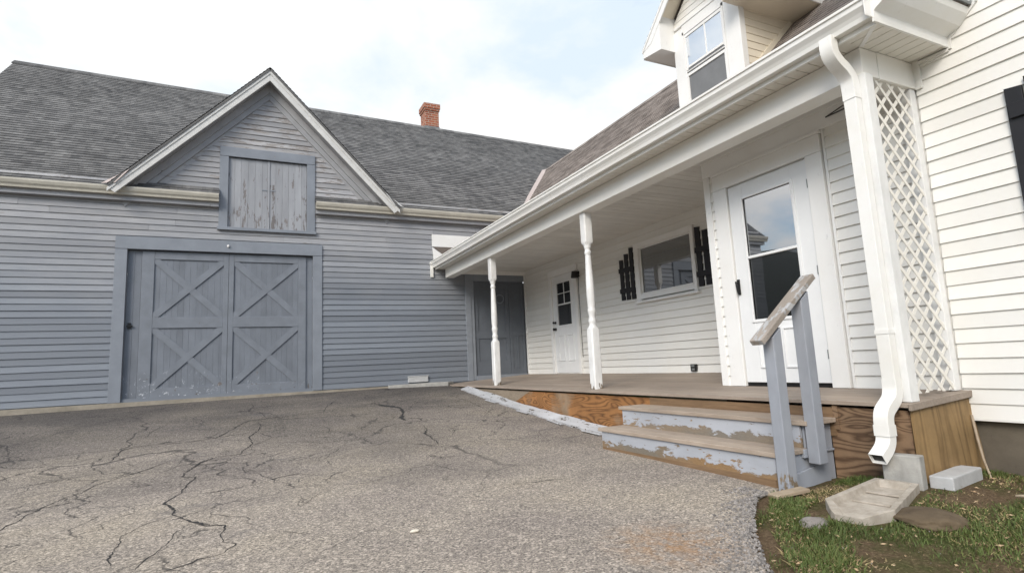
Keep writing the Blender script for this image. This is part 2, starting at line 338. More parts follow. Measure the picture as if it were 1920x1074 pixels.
CRACKS=[[[-6.1,-6.701],[-6.083,-6.562],[-6.04,-6.23],[-5.938,-5.906],[-5.849,-5.81],[-5.799,-5.547],[-5.607,-5.301],[-5.429,-5.084],[-5.354,-4.92],[-5.194,-4.886]],[[-6.504,-5.376],[-6.306,-5.232],[-6.074,-5.145],[-5.947,-5.086]],[[-6.446,-4.656],[-6.153,-4.67],[-5.912,-4.664],[-5.758,-4.652],[-5.538,-4.607]],[[-5.888,-4.538],[-5.867,-4.197],[-5.874,-3.952],[-5.713,-3.839],[-5.53,-3.836],[-5.259,-3.904],[-4.977,-3.755]],[[-5.761,-3.37],[-5.714,-3.282],[-5.74,-3.092],[-5.581,-2.484]],[[-4.921,-4.972],[-5.026,-5.147],[-5.086,-5.431],[-5.144,-5.555],[-5.124,-5.697],[-5.03,-5.779],[-5.1,-6.282],[-5.176,-6.531],[-5.104,-6.764],[-5.08,-7.001],[-4.949,-7.249],[-4.809,-7.467]],[[-4.954,-7.318],[-5.023,-7.476],[-5.035,-7.654],[-5.07,-7.835],[-5.122,-7.968],[-5.154,-8.14]],[[-5.079,-7.013],[-5.208,-7.117],[-5.284,-7.296],[-5.305,-7.41],[-5.295,-7.684],[-5.304,-7.832],[-5.266,-7.998]],[[-5.015,-8.231],[-4.938,-8.182],[-4.859,-8.11],[-4.781,-8.096]],[[-7.196,-3.12],[-6.956,-2.942],[-6.791,-2.434],[-6.638,-2.327]],[[-5.246,-3.944],[-4.962,-3.8],[-4.808,-3.415],[-4.68,-3.021],[-4.551,-2.802],[-4.345,-2.764],[-4.043,-2.726],[-3.646,-2.663],[-3.544,-2.599],[-3.406,-2.059],[-3.201,-1.539]],[[-4.524,-1.111],[-4.5,-1.542],[-4.584,-1.965],[-4.405,-2.189],[-4.345,-2.764]],[[-4.471,-2.994],[-4.43,-3.296],[-4.47,-3.606],[-4.592,-3.978],[-4.544,-4.347],[-4.604,-4.626],[-4.676,-4.917],[-4.91,-4.961],[-5.033,-5.161],[-5.123,-5.432]],[[-4.472,-3.71],[-4.325,-4.132],[-4.091,-4.11]],[[-4.604,-4.626],[-4.456,-4.398],[-4.325,-4.132]],[[-4.962,-3.8],[-4.739,-3.709],[-4.472,-3.71]],[[-3.913,-3.585],[-3.691,-3.716],[-3.628,-3.964],[-3.696,-4.314]],[[-3.663,-5.132],[-3.9,-5.614],[-3.883,-5.903],[-4.009,-5.952]],[[-5.021,-6.364],[-4.847,-6.413],[-4.573,-6.359],[-4.347,-6.18],[-4.203,-6.117],[-4.062,-6.291]],[[-4.349,-7.361],[-4.257,-7.284],[-4.131,-7.061],[-4.043,-6.842]],[[-4.403,-7.86],[-4.355,-7.936],[-4.239,-8.037]],[[-4.954,-7.245],[-4.857,-7.434],[-4.748,-7.486],[-4.76,-7.614],[-4.761,-7.74],[-4.722,-7.885],[-4.673,-7.938],[-4.731,-8.079],[-4.853,-8.13],[-4.901,-8.176]],[[-2.689,-2.156],[-2.586,-2.521],[-2.41,-2.908],[-2.486,-3.31],[-2.616,-3.655],[-2.568,-3.928]],[[-2.568,-3.928],[-2.347,-4.168],[-1.809,-4.533],[-1.177,-4.677]],[[-2.389,-2.825],[-2.227,-2.782],[-1.923,-2.377]],[[-2.493,-4.35],[-2.512,-4.618],[-2.616,-4.881],[-2.64,-5.33],[-2.678,-5.617]],[[-2.222,-4.581],[-2.238,-4.91],[-2.398,-5.225]],[[-3.03,-7.613],[-2.866,-7.592],[-2.597,-7.67],[-2.291,-7.726]],[[-2.936,-6.257],[-2.722,-6.253],[-2.532,-6.28]],[[-1.275,-2.05],[-1.232,-2.768],[-1.277,-3.743]]]
# ------------------------------------------------------------------ mesh helpers
class MB:
    def __init__(s): s.v = []; s.f = []; s.uv = []; s.t = []
    def face(s, pts, uv=None, t=.5):
        i = len(s.v); s.v += [tuple(p) for p in pts]; s.f.append(list(range(i, i+len(pts)))); s.uv.append(uv); s.t.append(t)
    def box(s, x0, x1, y0, y1, z0, z1, t=.5):
        if x0 > x1: x0, x1 = x1, x0
        if y0 > y1: y0, y1 = y1, y0
        if z0 > z1: z0, z1 = z1, z0
        s.hexa([(x0, y0, z0), (x1, y0, z0), (x1, y1, z0), (x0, y1, z0)], [(x0, y0, z1), (x1, y0, z1), (x1, y1, z1), (x0, y1, z1)], t)
    def hexa(s, a, b, t=.5):
        i = len(s.v); n = len(a); s.v += [tuple(p) for p in a]+[tuple(p) for p in b]
        fs = [list(range(n))[::-1], list(range(n, 2*n))]+[[k, (k+1) % n, n+(k+1) % n, n+k] for k in range(n)]
        for f in fs: s.f.append([i+k for k in f]); s.uv.append(None); s.t.append(t)
    def prism(s, poly, d, t=.5):
        d = Vector(d); s.hexa([Vector(p) for p in poly], [Vector(p)+d for p in poly], t)
    def bar(s, a, b, w, h, up=(0, 0, 1), t=.5):
        """box along a-b, width w sideways, height h along up"""
        a = Vector(a); b = Vector(b); d = (b-a).normalized(); up = Vector(up); sd = d.cross(up).normalized(); u = sd.cross(d).normalized()
        q = [(-w/2, -h/2), (w/2, -h/2), (w/2, h/2), (-w/2, h/2)]
        s.hexa([a+sd*i+u*j for i, j in q], [b+sd*i+u*j for i, j in q], t)
    def tube(s, pts, r, n=8, cap=True):
        pts = [Vector(p) for p in pts]; rings = []
        for i, p in enumerate(pts):
            d = (pts[min(i+1, len(pts)-1)]-pts[max(i-1, 0)]).normalized()
            a = d.cross(Vector((0, 0, 1)));  a = a.normalized() if a.length > .01 else Vector((1, 0, 0)); b = d.cross(a)
            rr = r[i] if isinstance(r, (list, tuple)) else r
            rings.append([p+a*math.cos(2*math.pi*k/n)*rr+b*math.sin(2*math.pi*k/n)*rr for k in range(n)])
        s.rings(rings, cap)
    def rings(s, rings, cap=True, closed=True, t=.5):
        i = len(s.v); n = len(rings[0])
        for r in rings: s.v += [tuple(p) for p in r]
        for j in range(len(rings)-1):
            for k in range(n if closed else n-1):
                s.f.append([i+j*n+k, i+j*n+(k+1) % n, i+(j+1)*n+(k+1) % n, i+(j+1)*n+k]); s.uv.append(None); s.t.append(t)
        if cap:
            s.f.append([i+k for k in range(n)][::-1]); s.uv.append(None); s.t.append(t)
            j = len(rings)-1; s.f.append([i+j*n+k for k in range(n)]); s.uv.append(None); s.t.append(t)
    def lathe(s, x, y, prof, n=20):
        s.rings([[(x+r*math.cos(2*math.pi*k/n), y+r*math.sin(2*math.pi*k/n), z) for k in range(n)] for z, r in prof])
    def build(s, name, mat, parent=None, bevel=0, smooth=False, fixn=True, label=None, kind=None):
        me = bpy.data.meshes.new(name); me.from_pydata(s.v, [], s.f)
        if any(s.uv):
            l = me.uv_layers.new(name='UVMap').data
            for p, uv in zip(me.polygons, s.uv):
                if uv:
                    for k, li in enumerate(p.loop_indices): l[li].uv = uv[k]
        a = me.attributes.new('tone', 'FLOAT', 'FACE'); a.data.foreach_set('value', s.t)
        if fixn:
            bm = bmesh.new(); bm.from_mesh(me); bmesh.ops.recalc_face_normals(bm, faces=bm.faces); bm.to_mesh(me); bm.free()
        me.materials.append(M[mat] if isinstance(mat, str) else mat)
        if smooth:
            for p in me.polygons: p.use_smooth = True
        o = bpy.data.objects.new(name, me); col.objects.link(o)
        if parent: o.parent = parent; o.matrix_parent_inverse = pinv(parent)
        if bevel:
            b = o.modifiers.new('bevel', 'BEVEL'); b.width = bevel; b.segments = 2; b.limit_method = 'ANGLE'; b.angle_limit = R(40)
        if label: o['label'] = label
        if kind: o['kind'] = kind
        return o
def pinv(p):
    from mathutils import Matrix
    return Matrix.Translation(p.location).inverted() if p.type == 'EMPTY' else Matrix.Identity(4)
def thing(name, loc, label, cat, group=None):
    o = bpy.data.objects.new(name, None); o.location = loc; o.empty_display_size = .2; col.objects.link(o)
    o['label'] = label; o['category'] = cat
    if group: o['group'] = group
    return o
def tag(o, label, cat, group=None, kind=None):
    o['label'] = label; o['category'] = cat
    if group: o['group'] = group
    if kind: o['kind'] = kind
    return o
def struct(o): o['kind'] = 'structure'; return o
rnd = random.random
def jit(a): return (rnd()*2-1)*a

def clap(mb, F, z0, z1, expo, spans, t=.012, wob=0., joint=3.2, back=.0):
    """courses of lapped boards; F(u,d,z) -> world; spans(zb,zt) -> [(u0b,u1b,u0t,u1t)]"""
    z = z0
    while z < z1-.004:
        zt = min(z+expo, z1)
        for (a, b, at, bt) in spans(z, zt):
            if b-a < .01 and bt-at < .01: continue
            # butt joints
            cuts = [a]
            if b-a > joint*1.2:
                c = a+joint*(.3+rnd())
                while c < b-.5: cuts.append(c); c += joint*(.7+.8*rnd())
            cuts.append(b)
            for i in range(len(cuts)-1):
                l, r = cuts[i]+(.0015 if i else 0), cuts[i+1]-(.0015 if i < len(cuts)-2 else 0)
                lt, rt = (l if i else at), (r if i < len(cuts)-2 else bt)
                tn = rnd(); tt = t+jit(wob*.5)
                n = max(1, int((r-l)/.45)) if wob else 1
                zs = [z+jit(wob*.45) for k in range(n+1)]
                for k in range(n):
                    f0, f1 = k/n, (k+1)/n
                    ua, ub = l+(r-l)*f0, l+(r-l)*f1; va, vb = lt+(rt-lt)*f0, lt+(rt-lt)*f1
                    mb.face([F(ua, tt, zs[k]), F(ub, tt, zs[k+1]), F(vb, back+.001, zt+.004), F(va, back+.001, zt+.004)], t=tn)
                    mb.face([F(ua, back, zs[k]), F(ub, back, zs[k+1]), F(ub, tt, zs[k+1]), F(ua, tt, zs[k])], t=tn)
                if back == 0.:
                    mb.face([F(l, 0, zs[0]), F(l, tt, zs[0]), F(lt, .001, zt)], t=tn); mb.face([F(r, 0, zs[-1]), F(rt, .001, zt), F(r, tt, zs[-1])], t=tn)
        z = zt
def holes(u0, u1, hs):
    """full spans from u0 to u1 minus holes (a,b,za,zb)"""
    def f(zb, zt):
        sp = [(u0, u1)]
        zm = (zb+zt)/2
        for a, b, za, zc in hs:
            if za <= zm <= zc:
                ns = []
                for l, r in sp:
                    if b <= l or a >= r: ns.append((l, r)); continue
                    if a > l: ns.append((l, a))
                    if b < r: ns.append((b, r))
                sp = ns
        return [(l, r, l, r) for l, r in sp]
    return f
def courses(mb, A, B, C, D, expo=.135, t=.011, ragged=.0, uoff=0.):
    """shingle courses on quad: A,B eave; D,C ridge (A-D and B-C the sides)"""
    A, B, C, D = map(Vector, (A, B, C, D))
    n = (B-A).cross(D-A).normalized()
    if n.z < 0: n = -n
    L = max((D-A).length, (C-B).length); N = max(1, int(L/expo+.5)); ud = (B-A).normalized()
    for k in range(N):
        f0, f1 = k/N, (k+1)/N
        p0, p1 = A.lerp(D, f0), B.lerp(C, f0); q0, q1 = A.lerp(D, f1), B.lerp(C, f1)
        m = max(1, int((p1-p0).length/1.0))
        js = [jit(ragged) for _ in range(m+1)]
        up = (D-A).normalized()
        for i in range(m):
            a, b = i/m, (i+1)/m
            s0, s1 = p0.lerp(p1, a)+up*js[i], p0.lerp(p1, b)+up*js[i+1]; e0, e1 = q0.lerp(q1, a), q0.lerp(q1, b)
            h = n*t
            uvf = lambda p, vv: ((p-A).dot(ud)+uoff, vv)
            v0, v1 = k*expo+.002, (k+1)*expo-.002
            mb.face([s0+h, s1+h, e1+n*.002, e0+n*.002], [uvf(s0, v0), uvf(s1, v0), uvf(e1, v1), uvf(e0, v1)])
            mb.face([s0-n*.006, s1-n*.006, s1+h, s0+h], [uvf(s0, v0), uvf(s1, v0), uvf(s1, v0+.01), uvf(s0, v0+.01)])
def slab(mb, pts, th):
    P = [Vector(p) for p in pts]; n = (P[1]-P[0]).cross(P[-1]-P[0]).normalized()
    if n.z < 0: n = -n
    mb.hexa([p-n*th for p in P], P)

# ------------------------------------------------------------------ ground
GP = [(-500, -.03), (-.5, -.03), (0, -.035), (1.5, -.125), (3.5, -.33), (5, -.465), (6, -.525), (6.8, -.565), (9, -.60), (10.3, -.635), (11.7, -.74), (20, -1.1), (60, -1.8), (700, -4)]
def g(x, y):
    t = -y; z = -4
    for (a, za), (b, zb) in zip(GP, GP[1:]):
        if t <= b: z = za+(zb-za)*(t-a)/(b-a); break
    z -= .009*min(max(-1-x, 0), 12)
    if y < -9:
        z += .055*min(max((x+2.0)/.9, 0), 1)*min((-9-y)/.3, 1)
    return z
def g2(x, y): return g(x, y)+.012*(noise.noise((x*.9, y*.9, 0)))*min(1, max(0, (-y-.4)))
def lawn_edge(y):
    P = [(-8.91, -1.40), (-8.96, -1.62), (-9.25, -1.98), (-9.45, -2.20), (-9.72, -2.45), (-10.8, -3.3), (-12.5, -4.0), (-20, -5.5), (-40, -8)]
    for (a, xa), (b, xb) in zip(P, P[1:]):
        if y >= b: return xa+(xb-xa)*(y-a)/(b-a)
    return -8
def drange(a, b, s):
    r = []; x = a
    while x < b-1e-6: r.append(x); x += s
    return r+[b]

mb = MB()
xs = [-600, -250, -120, -60, -30]+drange(-16, 6, .5)+[14, 40, 120, 250, 600]
ys = [-600, -250, -120, -60, -30]+drange(-16, -12.5, .5)+drange(-12.25, -8.25, .25)+drange(-8, 0, .5)+[12, 30, 60, 120, 250, 600]
def gs(x, y):
    z = g(x, y); dn = x < lawn_edge(y)+.15 if y < -8.95 else x < -.6
    return z-(.05 if dn and y > -45 else .004)+(.02*noise.noise((x*1.4, y*1.4, 3)) if (y < -9 and not dn and abs(x) < 20) else 0)
rows = [[(x, y, gs(x, y)) for x in xs] for y in ys]
mb.rings(rows, cap=False, closed=False)
struct(mb.build('lawn', 'soil', smooth=True))

mb = MB()
ysd = [-60, -40, -25, -18, -14]+drange(-12.5, -9.05, .06)+[-8.96, -8.91, -8.905]+drange(-8.8, 0, .2)+[.02]
NX = 46
rows = []
for y in ysd:
    if y > -8.907: xr = -.71
    else: xr = lawn_edge(y)+.035*noise.noise((y*6, 0, 0))+.02*noise.noise((y*21, 5, 0))
    row = []
    for i in range(NX+1):
        f = i/NX; f = 1-(1-f)**2.2
        x = -30+(xr+30)*f
        z = g2(x, y)+.004
        if i == NX and y < -8.907: z -= .03
        row.append((x, y, z))
    rows.append(row)
mb.rings(rows, cap=False, closed=False)
drive = struct(mb.build('driveway', 'asphalt', smooth=True))
# traced cracks: ragged strips filled with dark tar / dirt, part of the driveway mesh
CR = MB()
def crack_strip(pts, big, ci):
    prev = None
    for i, p in enumerate(pts):
        q = pts[min(i+1, len(pts)-1)]; o = pts[max(i-1, 0)]
        dx, dy = q[0]-o[0], q[1]-o[1]; l = math.hypot(dx, dy) or 1
        taper = min(1, (i+1.5)/7, (len(pts)-i-.5)/7)
        w = big*(.30+1.9*max(0, noise.noise((p[0]*3, p[1]*3, ci*3)))+rnd()*.55)*taper*.5
        nx_, ny_ = -dy/l, dx/l; a_, b_ = w*(.5+rnd()), w*(.5+rnd())
        e = [(p[0]+nx_*a_, p[1]+ny_*a_), (p[0]-nx_*b_, p[1]-ny_*b_)]
        e = [(x, y, g2(x, y)+.0068) for x, y in e]
        if prev: CR.face([prev[0], prev[1], e[1], e[0]])
        prev = e
def wander(a, b, ci, step=.026):
    L = math.dist(a, b); n = max(2, int(L/step)); out = []
    for k in range(n):
        f = k/n; x, y = a[0]+(b[0]-a[0])*f, a[1]+(b[1]-a[1])*f
        out.append((x+.022*noise.noise((x*6, y*6, ci))+.014*noise.noise((x*23, y*23, ci))+jit(.004), y+.022*noise.noise((x*6, y*6, ci+50))+.014*noise.noise((x*23, y*23, ci+9))+jit(.004)))
    return out
for ci, pl in enumerate(CRACKS):
    pts = []
    for a, b in zip(pl, pl[1:]): pts += wander(a, b, ci)
    pts.append(tuple(pl[-1]))
    far = 1+max(0, (pl[0][1]+8.5)*.13); big = (.0105 if ci in (5, 12, 10, 0, 8, 25) else .0065)*far
    if ci == 22: big = .06
    crack_strip(pts, big, ci)
    for p in pts[3:-3]:                      # short side cracks
        if rnd() < .045:
            a = rnd()*6.28; L = .06+.22*rnd()**2
            m = (p[0]+math.cos(a)*L*.5, p[1]+math.sin(a)*L*.5); a += jit(.9); e = (m[0]+math.cos(a)*L*.5, m[1]+math.sin(a)*L*.5)
            crack_strip(wander(p, m, ci+1)+wander(m, e, ci+2)+[e], big*.55, ci+1)
ck = CR.build('surface_crack', 'crack', drive); ck['kind'] = 'stuff'

# ------------------------------------------------------------------ barn
barn = thing('barn', (-4.3, 0, 0), 'long grey blue clapboard barn with dark shingled roof and steep front gable', 'barn')
BF = lambda u, d, z: (u, -d, z)
XL, XR = -9.6, 1.37
mb = MB()
clap(mb, BF, .005, 3.96, .113, holes(XL, XR, [(-6.73, -3.27, -1, 2.91), (-5.12, -3.40, 3.15, 4.0), (-.16, 1.5, -1, 2.47)]), t=.018, wob=.006)
mb.box(XL, XR, .002, .02, -.02, .05)                   # sheathing behind the lowest course
mb.box(XL, -6.60, .003, .06, 0, 3.9); mb.box(-3.40, 0, .003, .06, 0, 3.9); mb.box(-6.6, -3.4, .003, .06, 2.75, 3.12)
mb.prism([(-9.58, .06, -.1), (-9.58, 9.2, -.1), (-9.58, 9.2, 3.7), (-9.58, 4.5, 7.9), (-9.58, .06, 3.7)], (.05, 0, 0))
mb.prism([(6.2, .06, -.1), (6.2, 9.2, -.1), (6.2, 9.2, 3.7), (6.2, 4.5, 7.8), (6.2, .06, 3.7)], (.05, 0, 0))
mb.box(XL, 6.2, 9.15, 9.2, -.1, 3.7); mb.box(1.5, 6.2, .1, .16, 0, 3.7)
mb.build('wall', 'barn_siding', barn)
def gab(zb, zt):
    s = lambda z: max(.0, (5.93-z)/1.13)
    out = []
    b, t_ = s(zb), s(zt)
    if zb < 4.78:
        out += [(-4.265-b, -5.12, -4.265-t_, -5.12), (-3.40, -4.265+b, -3.40, -4.265+t_)]
    else: out.append((-4.265-b, -4.265+b, -4.265-t_, -4.265+t_))
    return out
mb = MB(); clap(mb, BF, 3.93, 5.91, .108, gab, t=.018, wob=.006, joint=9)
mb.prism([(-6.6, .003, 3.9), (-5.0, .003, 3.9), (-5.0, .003, 5.4)], (0, .05, 0)); mb.prism([(-3.53, .003, 3.9), (-1.9, .003, 3.9), (-3.53, .003, 5.4)], (0, .05, 0)); mb.prism([(-5.0, .003, 4.65), (-3.53, .003, 4.65), (-3.53, .003, 5.4), (-4.27, .003, 6.3), (-5.0, .003, 5.4)], (0, .05, 0))
mb.build('gable_siding', 'barn_siding', barn)
# foundation sill
mb = MB()
n = 24
for i in range(n):
    x0, x1 = -9.7+i*(8.75/n), -9.7+(i+1)*(8.75/n)
    zt = lambda x: -.008+.006*noise.noise((x*2, 1, 1)); yo = lambda x: -.05-.03*max(0, (-x-6)/3)+.008*noise.noise((x*3, 4, 1))
    mb.hexa([(x0, yo(x0), -.3), (x1, yo(x1), -.3), (x1, .1, -.3), (x0, .1, -.3)], [(x0, yo(x0)+.012, zt(x0)), (x1, yo(x1)+.012, zt(x1)), (x1, .1, zt(x1)), (x0, .1, zt(x0))])
mb.build('foundation_sill', 'sill_concrete', barn)
# main roof
EY, EZ = -.16, 3.775
RL, RR = (-9.72, 4.5, 8.07), (6.4, 4.5, 7.82)
mb = MB()
NB = int(math.dist((-9.72, EY, EZ), RL)/.118+.5); fk = 7/NB
A0, B0, C0, D0 = Vector((-9.72, EY, EZ)), Vector((6.4, EY, EZ)), Vector(RR), Vector(RL)
PA, PB = A0.lerp(D0, fk), B0.lerp(C0, fk)
ax = lambda P, Q, x: P.lerp(Q, (x-P.x)/(Q.x-P.x))
for xa_, xb2, xc, xd2 in ((-9.72, -6.45, -5.75, -9.72), (-2.10, 6.4, 6.4, -2.8)):
    courses(mb, ax(A0, B0, xa_), ax(A0, B0, xb2), ax(PA, PB, xc), ax(PA, PB, xd2), math.dist(A0, PA)/7, .014, .005, uoff=xa_+9.72)
courses(mb, PA, PB, C0, D0, math.dist(PA, D0)/(NB-7), .014, .005, uoff=.07)
courses(mb, (6.4, 9.3, EZ), (-9.72, 9.3, EZ), RL, RR, .3, .012)
slab(mb, [(-9.70, EY+.65, EZ+.56), (6.38, EY+.65, EZ+.56), (6.38, 4.5, 7.80), (-9.70, 4.5, 8.05)], .06); slab(mb, [(-9.70, EY+.03, EZ-.02), (-6.0, EY+.03, EZ-.02), (-6.0, EY+.65, EZ+.55), (-9.70, EY+.65, EZ+.55)], .04); slab(mb, [(-2.5, EY+.03, EZ-.02), (6.38, EY+.03, EZ-.02), (6.38, EY+.65, EZ+.55), (-2.5, EY+.65, EZ+.55)], .04)
m2 = MB(); m2.bar((-9.72, 4.5, 8.075), (6.4, 4.5, 7.825), .34, .035)
# ridge cap: two leaves
for s in (-1, 1):
    mb.face([(-9.74, 4.5, 8.10), (6.4, 4.5, 7.85), (6.4, 4.5+s*.17, 7.71), (-9.74, 4.5+s*.17, 7.96)], [(0, 0), (16, 0), (16, .13), (0, .13)])
    mb.face([(-9.74, 4.5+s*.17, 7.96), (6.4, 4.5+s*.17, 7.71), (6.4, 4.5+s*.17, 7.68), (-9.74, 4.5+s*.17, 7.93)], [(0, 0), (16, 0), (16, .03), (0, .03)])
roof = mb.build('roof', 'barn_roof', barn, fixn=False)
# chimney on the ridge (sub-part of the roof)
mb = MB()
def brickbox(mb, x0, x1, y0, y1, z0, z1):
    q = [(x0, y0), (x1, y0), (x1, y1), (x0, y1)]; u = 0
    for k in range(4):
        a, b = q[k], q[(k+1) % 4]; L = math.dist(a, b)
        mb.face([(*a, z0), (*b, z0), (*b, z1), (*a, z1)], [(u, z0), (u+L, z0), (u+L, z1), (u, z1)]); u += L
    for z in (z0, z1): mb.face([(x0, y0, z), (x1, y0, z), (x1, y1, z), (x0, y1, z)], [(x0, y0), (x1, y0), (x1, y1), (x0, y1)])
CX, CY = .66, 4.75
brickbox(mb, CX-.225, CX+.225, CY-.25, CY+.25, 7.3, 8.50)
brickbox(mb, CX-.25, CX+.25, CY-.275, CY+.275, 8.50, 8.57); brickbox(mb, CX-.27, CX+.27, CY-.295, CY+.295, 8.57, 8.73)
brickbox(mb, CX-.08, CX+.08, CY-.08, CY+.08, 8.73, 8.83)
ch = mb.build('chimney', 'brick', roof)
mb = MB(); mb.box(CX-.24, CX+.24, CY-.265, CY+.2, 7.75, 7.97); mb.build('chimney_flashing', 'lead', roof)
# gable over the loft
GX = -4.275; PK = 6.45; GE = 3.77; HW = 2.585
yb = lambda z: EY+(z-EZ)*(4.5-EY)/(8.0-EZ)
mb = MB()
for s in (-1, 1):
    E1 = Vector((GX+s*HW, -.33, GE)); E0 = Vector((GX+s*HW, -.05, GE)); T1 = Vector((GX, -.33, PK)); T0 = Vector((GX, yb(PK)+.15, PK))
    courses(mb, E0, E1, T1, T0, .118, .012)
    slab(mb, [E0-Vector((0, 0, .012)), E1-Vector((0, 0, .012)), T1-Vector((0, 0, .012)), T0-Vector((0, 0, .012))], .035)
mb.build('gable_roof', 'barn_roof', barn, fixn=False)
for s in (-1, 1):
    k = (PK-GE)/HW
    P = lambda f, dz, y: (GX+s*HW*f, y, PK-f*(PK-GE)-dz)
    mb = MB()
    mb.hexa([P(0, .055, -.315), P(1.0, .055, -.315), P(1.0, .13, -.315), P(0, .13, -.315)], [P(0, .055, -.285), P(1.0, .055, -.285), P(1.0, .13, -.285), P(0, .13, -.285)])
    mb.hexa([P(0, .12, -.300), P(.985, .12, -.300), P(.955, .26, -.300), P(0, .27, -.300)], [P(0, .12, -.27), P(.985, .12, -.27), P(.955, .26, -.27), P(0, .27, -.27)])
    mb.build('rake_board', 'barn_rake', barn, bevel=.004)
    mb = MB()
    mb.hexa([P(0, .20, -.27), P(.95, .20, -.27), P(.95, .23, -.27), P(0, .23, -.27)], [P(0, .20, -.02), P(.95, .20, -.02), P(.95, .23, -.02), P(0, .23, -.02)])
    mb.build('rake_soffit', 'barn_soffit', barn)
    mb = MB()
    mb.hexa([P(0, .232, -.055), P(.95, .232, -.055), P(.93, .40, -.055), P(0, .41, -.055)], [P(0, .232, -.002), P(.95, .232, -.002), P(.93, .40, -.002), P(0, .41, -.002)])
    mb.hexa([P(0, .405, -.026), P(.93, .395, -.026), P(.915, .54, -.026), P(0, .55, -.026)], [P(0, .405, -.002), P(.93, .395, -.002), P(.915, .54, -.002), P(0, .55, -.002)])
    mb.build('frieze_board', 'barn_soffit', barn, bevel=.003)
    mb = MB()   # valley flashing kicked out at the foot of the rake
    a, b, c = Vector((GX+s*(HW+.10), -.24, 3.80)), Vector((GX+s*(HW-.32), -.345, 4.06)), Vector((GX+s*(HW-.12), -.34, 3.80))
    mb.hexa([a, b, c], [a+Vector((0, .012, 0)), b+Vector((0, .012, 0)), c+Vector((0, .012, 0))])
    mb.build('valley_flashing', 'barn_rake' if s > 0 else 'flash', barn)
# pent strips of shingle under the gable
mb = MB()
courses(mb, (-6.50, -.16, 3.775), (-5.13, -.16, 3.775), (-5.13, .0, 3.965), (-6.40, .0, 3.965), .12, .012)
mb.build('pent_roof', 'barn_roof', barn, fixn=False)
mb = MB()
courses(mb, (-3.39, -.16, 3.775), (-2.02, -.16, 3.775), (-2.15, .0, 3.965), (-3.39, .0, 3.965), .12, .012)
mb.build('pent_roof', 'barn_roof', barn, fixn=False)
def kgutter(mb, x0, x1, y, z0, z1, d=.1):
    prof = [(y, z1), (y, z0), (y-d*.55, z0), (y-d*.62, z0+.035), (y-d*.85, z0+.065), (y-d, z1-.03), (y-d, z1), (y-d+.012, z1), (y-d+.012, z1-.02), (y-.012, z0+.02), (y-.012, z1)]
    mb.rings([[(x, p[0], p[1]) for p in prof] for x in (x0, x1)])
for a, b in ((-9.7, -5.135), (-3.385, 1.05)):
    mb = MB(); kgutter(mb, a, b, -.115, 3.645, 3.785, .11); mb.build('gutter', 'old_metal', barn)
for a, b in ((-9.65, -5.14), (-3.38, 1.3)):
    mb = MB(); mb.box(a, b, -.11, -.004, 3.56, 3.76); mb.build('fascia_board', 'barn_soffit', barn)
# loft opening
mb = MB()
mb.box(-5.14, -3.39, -.045, -.001, 4.61, 4.80); mb.box(-5.14, -4.985, -.038, .05, 3.19, 4.608); mb.box(-3.545, -3.39, -.038, .05, 3.19, 4.608); mb.box(-5.16, -3.37, -.07, .05, 3.13, 3.188)
mb.build('loft_door_frame', 'barn_trim', barn, bevel=.004)
for a, b in ((-4.983, -4.285), (-4.245, -3.548)):
    mb = MB(); x = a
    while x < b-.02:
        w = min(.105+rnd()*.03, b-x)
        if b-x-w < .05: w = b-x
        mb.box(x+.0012, x+w-.0012, .012+jit(.0015), .04, 3.19, 4.60, rnd()); x += w
    mb.box(a, b, .035, .05, 3.19, 4.6)
    d = mb.build('loft_door', 'loft_door', barn, bevel=.002)
    mb = MB(); mb.box((a if a > -4.6 else b-.10), (a+.10 if a > -4.6 else b), .004, .011, 3.98, 4.0); mb.build('hinge_strap', 'blackmetal' if 0 else 'barn_trim', d)
mb = MB(); mb.box(-4.284, -4.246, -.002, .03, 3.19, 4.6); mb.build('astragal', 'loft_door', barn, bevel=.003)
